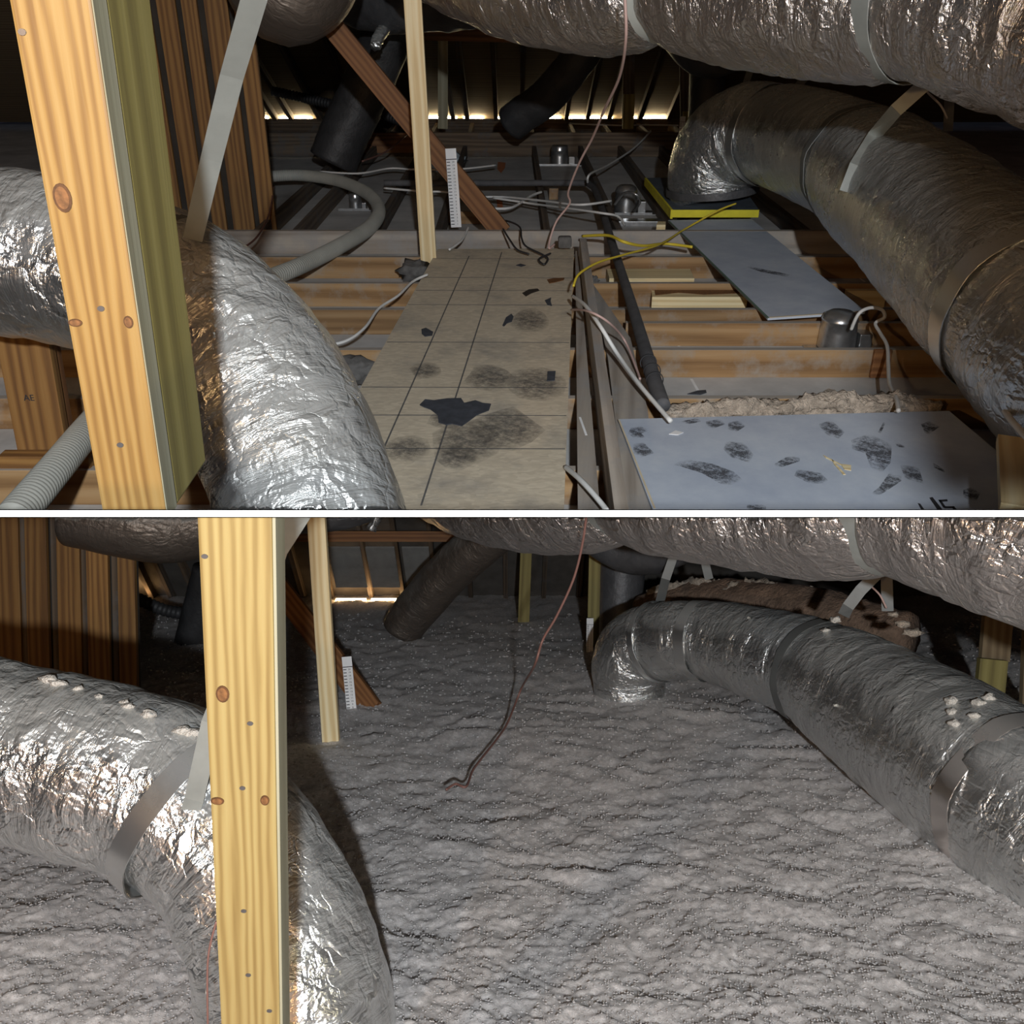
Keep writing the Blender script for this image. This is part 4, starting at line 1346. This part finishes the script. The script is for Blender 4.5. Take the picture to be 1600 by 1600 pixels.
# ---- board wall
DL = (LOW.inverted() @ I(212, 1092)).y
xr = (LOW.inverted() @ LD(211, 950, DL)).x
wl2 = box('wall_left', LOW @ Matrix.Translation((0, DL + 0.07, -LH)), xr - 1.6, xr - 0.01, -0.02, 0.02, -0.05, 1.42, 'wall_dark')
tag(wl2, 'brown upright board wall rising out of the white insulation', None, None, 'structure')
cl(wl2)
x = xr
for k, bw in enumerate((0.10, 0.125, 0.135, 0.125, 0.14, 0.13, 0.12, 0.13)):
    yy = DL + 0.02 - 0.016 * (k % 2)
    a, b = lq(x - bw / 2, yy, -0.03), lq(x - bw / 2, yy, 1.5)
    cl(beam('board', a, b, bw, 0.035, -LFW, 'wall_board', wl2, 0.003))
    x -= bw
    bt = 0.045 if k % 2 else 0.05
    cl(beam('batten', lq(x - bt / 2, yy + 0.03, -0.03), lq(x - bt / 2, yy + 0.03, 1.5), bt, 0.02, -LFW, 'dark_joist', wl2, 0.002))
    x -= bt

# ---- near post
T0, B0 = Z(366, 806, 1.14), Z(391, 1600, 1.45)
ax = (T0 - B0)
foot = B0 - ax * 0.62
pst = empty('support_post', foot, 'golden knotty pine post standing in the white insulation beside the foil duct', 'post', 'knotty pine posts')
pn = (CAM - (T0 + B0) / 2); pn = (pn - ax.normalized() * pn.dot(ax.normalized())); pn.x = 0.0
pn = (pn - ax.normalized() * pn.dot(ax.normalized())).normalized()
cl(beam('front_board', foot, T0 + ax * 0.02, 0.089, 0.04, pn, 'pine_yellow', pst, 0.004, z_off=-0.02))
cl(beam('side_board', foot + Vector((0.0465, 0, 0)), T0 + ax * 0.02 + Vector((0.0465, 0, 0)), 0.004, 0.05, pn, 'pine_weathered', pst, 0.001, z_off=-0.027))
PC = T0
def PF(x, y): return HIT(x, y, PC, pn)
for (kx, ky, ra, rb) in ((348, 1084, .0125, .0085), (340, 1251, .006, .009), (414, 1250, .008, .006)):
    kn = disc('knot', PF(kx, ky), pn, ax, ra, rb, 'knot_rim', pst)
    disc('knot_heart', PF(kx, ky), pn, ax, ra * .78, rb * .74, 'knot', kn, 0.002)
for (kx, ky) in ((379, 1231), (381, 1423), (388, 1523), (421, 1579), (391, 1130), (320, 869)):
    disc('nail_head', PF(kx, ky), pn, ax, 0.003, 0.004, 'nail_steel', pst)

# ---- elbow duct
dl2 = empty('elbow_duct', I(500, 1560), 'shiny crumpled foil duct bending down into the white insulation behind the golden post', 'duct', 'flexible foil ducts')
A2 = [(-260, 1132, 2.7), (-110, 1150, 2.66), (40, 1176, 2.62), (160, 1208, 2.58), (262, 1240, 2.55), (345, 1308, 2.5), (405, 1396, 2.46), (442, 1490, 2.42), (466, 1590, 2.40), (478, 1700, 2.38), (482, 1800, 2.36)]
q = [Z(*h) for h in A2]
ej = tube('foil_jacket', q, [.236, .236, .236, .238, .236, .226, .228, .236, .24, .24, .24], 'foil_bright_low', dl2, 96, 12, folds(63, 0.05, 7, 1.6, 1.0), step=0.014)
ring_band('band', (q[4] * 0.6 + q[5] * 0.4), q[5] - q[4], 0.238, 0.06, 'foil_grey_low', dl2, wob=0.06)
s_ = cl(strap('hanger_strap', [Z(470, 800, 1.9), Z(432, 860, 2.0), Z(400, 960, 2.1), Z(330, 1130, 2.25), Z(303, 1250, 2.30), Z(285, 1310, 2.36), Z(270, 1345, 2.45)], 0.046, 'strap_galv',
      'dull grey steel strap passing behind the golden post to the shiny crumpled duct', 'steel duct straps', side=Vector((1, 0, 0.1))))

# ---- hanging duct
hd2 = empty('hanging_duct', Z(1250, 897, 3.75), 'large crinkled foil duct slung over the white insulation', 'duct', 'flexible foil ducts')
H2 = [(560, 660, 5.9, .28), (640, 702, 5.6, .30), (720, 744, 5.25, .31), (800, 764, 4.95, .31), (870, 768, 4.7, .305), (930, 764, 4.5, .29), (978, 752, 4.35, .262), (1030, 764, 4.2, .295), (1110, 770, 4.0, .305), (1230, 778, 3.75, .31), (1330, 774, 3.5, .305), (1385, 768, 3.4, .29), (1430, 774, 3.32, .305), (1540, 800, 3.12, .31), (1640, 828, 2.95, .31), (1780, 870, 2.8, .31), (2000, 935, 2.55, .31), (2300, 1020, 2.3, .31)]
q = [Z(*h[:3]) for h in H2]
cl(tube('foil_jacket', q, [h[3] for h in H2], 'foil_tan_low', hd2, 96, 10, folds(71, 0.05, 7, 1.2, 0.3), step=0.016))
for i, wd, mt in ((6, .07, 'strap_galv'), (11, .075, 'strap_galv')):
    cl(ring_band('sling', q[i], q[i + 1] - q[i - 1], H2[i][3] * 1.015, wd, mt, hd2, wob=0.02))

# ---- branch duct
rd2 = empty('branch_duct', I(985, 1075), 'big dull silver foil duct lying on the white insulation, its far elbow bending down', 'duct', 'flexible foil ducts')
R2 = [(985, 1105, 5.95, .215), (982, 1062, 5.95, .222), (984, 1030, 5.9, .228), (1000, 1010, 5.85, .23), (1030, 1003, 5.75, .232), (1060, 1001, 5.6, .228), (1096, 1001, 5.5, .222), (1140, 1008, 5.35, .236), (1200, 1026, 5.1, .25), (1255, 1042, 4.9, .262), (1280, 1052, 4.8, .262), (1310, 1070, 4.65, .29), (1375, 1112, 4.35, .31), (1450, 1160, 4.0, .325), (1530, 1214, 3.68, .33), (1592, 1254, 3.48, .315), (1625, 1278, 3.38, .325), (1760, 1370, 3.1, .33), (1980, 1490, 2.8, .33), (2300, 1650, 2.5, .33)]
q = [Z(*h[:3]) for h in R2]
bj = tube('foil_jacket', q, [h[3] for h in R2], 'foil_grey_low', rd2, 96, 10, folds(83, 0.035, 9, 1.5, 0.8), step=0.018)
for i, wd, mt in ((4, .04, 'foil_bright_low'), (6, .07, 'foil_bright_low'), (10, .06, 'strap_steel'), (15, .09, 'foil_tan_low')):
    ring_band('band', q[i], q[i + 1] - q[i - 1], R2[i][3] * 1.03, wd, mt, rd2, wob=0.06, seed=i)
for (a, b, c_, s) in ((1305, 968, 4.45, .035), (1290, 985, 4.4, .03), (1487, 1095, 3.5, .035), (1492, 1130, 3.42, .03), (1488, 1112, 3.46, .028), (1530, 1098, 3.42, .04), (1545, 1090, 3.42, .035), (1522, 1118, 3.4, .03), (1305, 1102, 4.3, .014), (1170, 965, 5.1, .012)):
    o = clump('insulation_tuft', surf(bj, a, b, .004, Z(a, b, c_)), s * .8, s * .6, s * .45, 'tuft_white', seed=a * .1, up=LUP, sub=2)
    tag(o, 'small white insulation tuft stuck on the big dull silver duct', 'insulation', 'tufts stuck on the silver duct')
for (a, b, c_, s) in ((1410, 975, 4.6, .03), (1425, 988, 4.55, .035), (1396, 960, 4.62, .022)):
    o = clump('insulation_tuft', Z(a, b, c_), s * 1.3, s * .8, s * .6, 'tuft_tan', seed=a * .1, up=LUP, sub=2)
    tag(o, 'ragged tan insulation tuft behind the big silver duct below the steel strap', 'insulation', 'ragged tufts behind the duct')
for i, (a, b, s) in enumerate(((75, 1060, .035), (90, 1065, .03), (122, 1073, .02), (155, 1085, .016), (200, 1100, .022), (232, 1113, .028), (285, 1138, .03), (300, 1142, .03), (195, 1094, .016))):
    o = clump('insulation_tuft', surf(ej, a, b + 3, .003, surf(ej, a, b + 14, .003, Z(a, b, 2.5))), s * .8, s * .5, s * .4, 'tuft_white', seed=a * .1, up=LUP, sub=2)
    tag(o, 'white insulation tuft clinging to the top of the shiny crumpled duct', 'insulation', 'tufts on the crumpled duct')

# covered duct behind
d = tube('buried_duct', [Z(*h) for h in ((1000, 958, 7.2), (1080, 950, 7.0), (1180, 955, 6.7), (1280, 968, 6.3), (1420, 995, 5.8))], [.13, .2, .22, .2, .14], 'mound_brown', None, 40, 8, folds(91, 0.12, 6, 1.6), step=0.03)
tag(d, 'brown duct half buried in loose insulation behind the big silver duct', 'duct', 'dim ducts over the insulation')
def loose_layer(u, a, r):
    c, q = math.cos(a), math.sin(a)
    return r * (0.8 + 0.7 * noise.noise(Vector((c * 1.3, q * 1.3, u * 7))) + 0.5 * noise.noise(Vector((c * 3, q * 3, u * 18))) + 0.3 * noise.noise(Vector((c * 6, q * 6, u * 45))))


lo_ = tube('loose_insulation', [Z(1012, 928, 7.1), Z(1060, 922, 7.0), Z(1120, 920, 6.85), Z(1190, 926, 6.65), Z(1260, 936, 6.4), Z(1330, 948, 6.1)], [.04, .07, .08, .075, .07, .03], 'tuft_tan', d, 20, 20, loose_layer, step=0.012)
lo_['kind'] = 'stuff'
d = cl(tube('round_duct', [Z(*h) for h in ((880, 800, 6.6), (930, 838, 6.5), (985, 868, 6.4), (1040, 862, 6.2), (1085, 830, 6.1), (1110, 780, 6.0))], 0.125, 'dark_grey_duct', None, 40, 8, folds(95, 0.04, 8, 1.2), step=0.03))
tag(d, 'dark grey duct loop sagging beneath the slung foil duct over the insulation', 'duct', 'dim ducts over the insulation')
d = cl(tube('round_duct', [Z(*h) for h in ((972, 840, 7.5), (970, 920, 7.5), (968, 1000, 7.5), (966, 1030, 7.5))], 0.18, 'dark_grey_duct', None, 40, 8, folds(97, 0.03, 6, 1.2), step=0.03))
tag(d, 'dark upright duct standing in the insulation behind the silver elbow', 'duct', 'dim ducts over the insulation')
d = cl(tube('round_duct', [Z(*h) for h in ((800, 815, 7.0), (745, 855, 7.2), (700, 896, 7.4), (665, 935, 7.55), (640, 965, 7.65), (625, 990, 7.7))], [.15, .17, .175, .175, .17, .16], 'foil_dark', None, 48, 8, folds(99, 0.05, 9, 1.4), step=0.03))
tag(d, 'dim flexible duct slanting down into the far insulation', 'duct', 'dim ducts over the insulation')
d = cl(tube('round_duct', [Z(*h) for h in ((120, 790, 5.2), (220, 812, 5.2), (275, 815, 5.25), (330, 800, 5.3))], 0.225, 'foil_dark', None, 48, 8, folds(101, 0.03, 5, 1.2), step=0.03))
tag(d, 'smooth dim duct bulging beside the top of the board wall over the insulation', 'duct', 'dim ducts over the insulation')
d = cl(tube('round_duct', [Z(*h) for h in ((400, 800, 6.6), (470, 806, 6.6), (540, 800, 6.6), (600, 780, 6.6))], 0.12, 'dark_grey_duct', None, 40, 8, folds(103, 0.05, 5, 1.2), step=0.03))
tag(d, 'dim duct high behind the two pale timbers over the insulation', 'duct', 'dim ducts over the insulation')
d = tube('round_duct', [Z(*h) for h in ((330, 890, 7.4), (312, 960, 7.5), (297, 1020, 7.6), (290, 1050, 7.65))], 0.14, 'black_duct', None, 40, 8, folds(107, 0.03, 5, 1.2), step=0.03)
tag(d, 'black duct leaning into the insulation behind the golden post', 'duct', 'dim ducts over the insulation')
d = tube('corrugated_hose', [Z(*h) for h in ((196, 925, 8.0), (225, 940, 8.0), (260, 954, 8.0), (300, 960, 8.0), (330, 960, 8.0))], 0.05, 'black_duct', None, 20, 12, lambda u, a, r: r * (1 + 0.1 * math.sin(u * 160)), step=0.012)
tag(d, 'thin black corrugated hose beyond the board wall over the insulation', 'hose')
d = tube('foil_scrap', [Z(590, 800, 6.4), Z(586, 815, 6.4), Z(580, 829, 6.4)], 0.03, 'foil_bright_low', None, 14, 6, folds(6, 0.5, 20, 2))
tag(cl(d), 'small loose foil flap above the far insulation', 'foil')

# ---- timbers
p0 = I(518, 1166, -0.06)
o = cl(beam('upright_timber', p0, Z(494, 800, depth(p0) * 0.93), 0.086, 0.04, -LFW, 'pale_pine', None, 0.003))
tag(o, 'clean pale upright timber rising out of the white insulation', 'timber', 'clean pale timbers')
o = beam('brace', I(582, 1110, -0.05), Z(415, 890, depth(I(560, 1085)) + 0.3), 0.13, 0.045, -LFW, 'red_brace', None, 0.003)
tag(o, 'reddish-brown brace slanting out of the insulation behind the pale timber', 'brace', 'reddish braces')
dm = (LOW.inverted() @ I(545, 1092)).y - 0.14
marker(LD(553, 1145, dm), LD(541.5, 1026, dm), 0.056, 'white depth marker half sunk in the insulation beside the pale timber', -LFW)
for (x0, y0, x1, y1, wd, mt, lb) in ((818, 975, 822, 860, .10, 'pine_green', 'dim brown stud in the far insulation between the flexible duct and the cord'),
                                     (926, 1012, 930, 840, .09, 'pine_green', 'olive stud with a depth marker beside the dark upright duct')):
    p0 = I(x0, y0, -0.04)
    o = cl(beam('stud', p0, LD(x1, y1, (LOW.inverted() @ p0).y), wd, 0.04, -LFW, mt, None, 0.002))
    tag(o, lb, 'stud', 'studs in the far insulation')
dm = (LOW.inverted() @ I(923, 1014)).y - 0.06
marker(LD(921, 1040, dm), LD(922, 966, dm), 0.05, 'grey depth marker on the olive stud in the insulation beside the dark upright duct', -LFW)
p0 = Z(1545, 1075, 5.2)
st2 = empty('stud', p0, 'ochre stud with a paler foot behind the big silver duct over the insulation', 'stud', 'studs in the far insulation')
cl(beam('upper_stud', Z(1553, 1032, 5.2), Z(1572, 800, 5.2), 0.155, 0.04, -LFW, 'deck_wood', st2, 0.002))
beam('pale_foot', Z(1543, 1110, 5.12), Z(1551, 1030, 5.12), 0.15, 0.04, -LFW, 'pine_green', st2, 0.002)
o = cl(beam('stud', Z(1606, 1100, 5.3), Z(1612, 940, 5.3), 0.08, 0.04, -LFW, 'deck_wood', None, 0.002))
tag(o, 'narrow dim stud past the ochre stud behind the big silver duct', 'stud', 'studs in the far insulation')
# straps
for pts_, lb in (([Z(1372, 895, 4.6), Z(1345, 922, 4.62), Z(1325, 948, 4.64), Z(1318, 962, 4.62)], 'steel strap slanting from the slung duct to the silver duct over the insulation'),
                 ([Z(1385, 895, 4.75), Z(1387, 955, 4.75)], 'short upright steel strap under the slung foil duct'),
                 ([Z(1052, 870, 6.0), Z(1040, 905, 6.0), Z(1030, 945, 5.9)], 'dim steel strap above the elbow of the silver duct over the insulation'),
                 ([Z(1100, 872, 6.3), Z(1108, 905, 6.3)], 'short dim steel strap above the half buried brown duct')):
    strap('hanger_strap', pts_, 0.055, 'strap_steel', lb, 'steel duct straps')

# ---- cords
def lcable(pts, r, mat, label, group='cords over the insulation'):
    o = cl(tube('cable', pts, r, mat, None, 8, 8))
    return tag(o, label, 'cable', group)


lcable([Z(917, 800, 4.0), Z(910, 850, 4.05), Z(896, 905, 4.1), Z(870, 962, 4.15), Z(848, 1000, 4.2), Z(835, 1040, 4.25), I(815, 1075, .18), I(795, 1125, .06), I(780, 1150, .04), I(750, 1188, .03), I(738, 1205, .03), I(728, 1229, .03), I(712, 1225, .035), I(697, 1234, .03)], 0.0055, 'cable_brown',
       'reddish-brown cord dangling down onto the white insulation')
lcable([Z(338, 1440, 1.9), Z(326, 1490, 1.92), Z(324, 1550, 1.95), Z(326, 1660, 2.0)], 0.0022, 'cable_brown', 'thin red wire hanging beside the golden post over the insulation')
lcable([Z(1360, 915, 4.7), Z(1375, 930, 4.7), Z(1385, 950, 4.72)], 0.005, 'cable_pink', 'thin wire curling below the slung duct over the insulation')
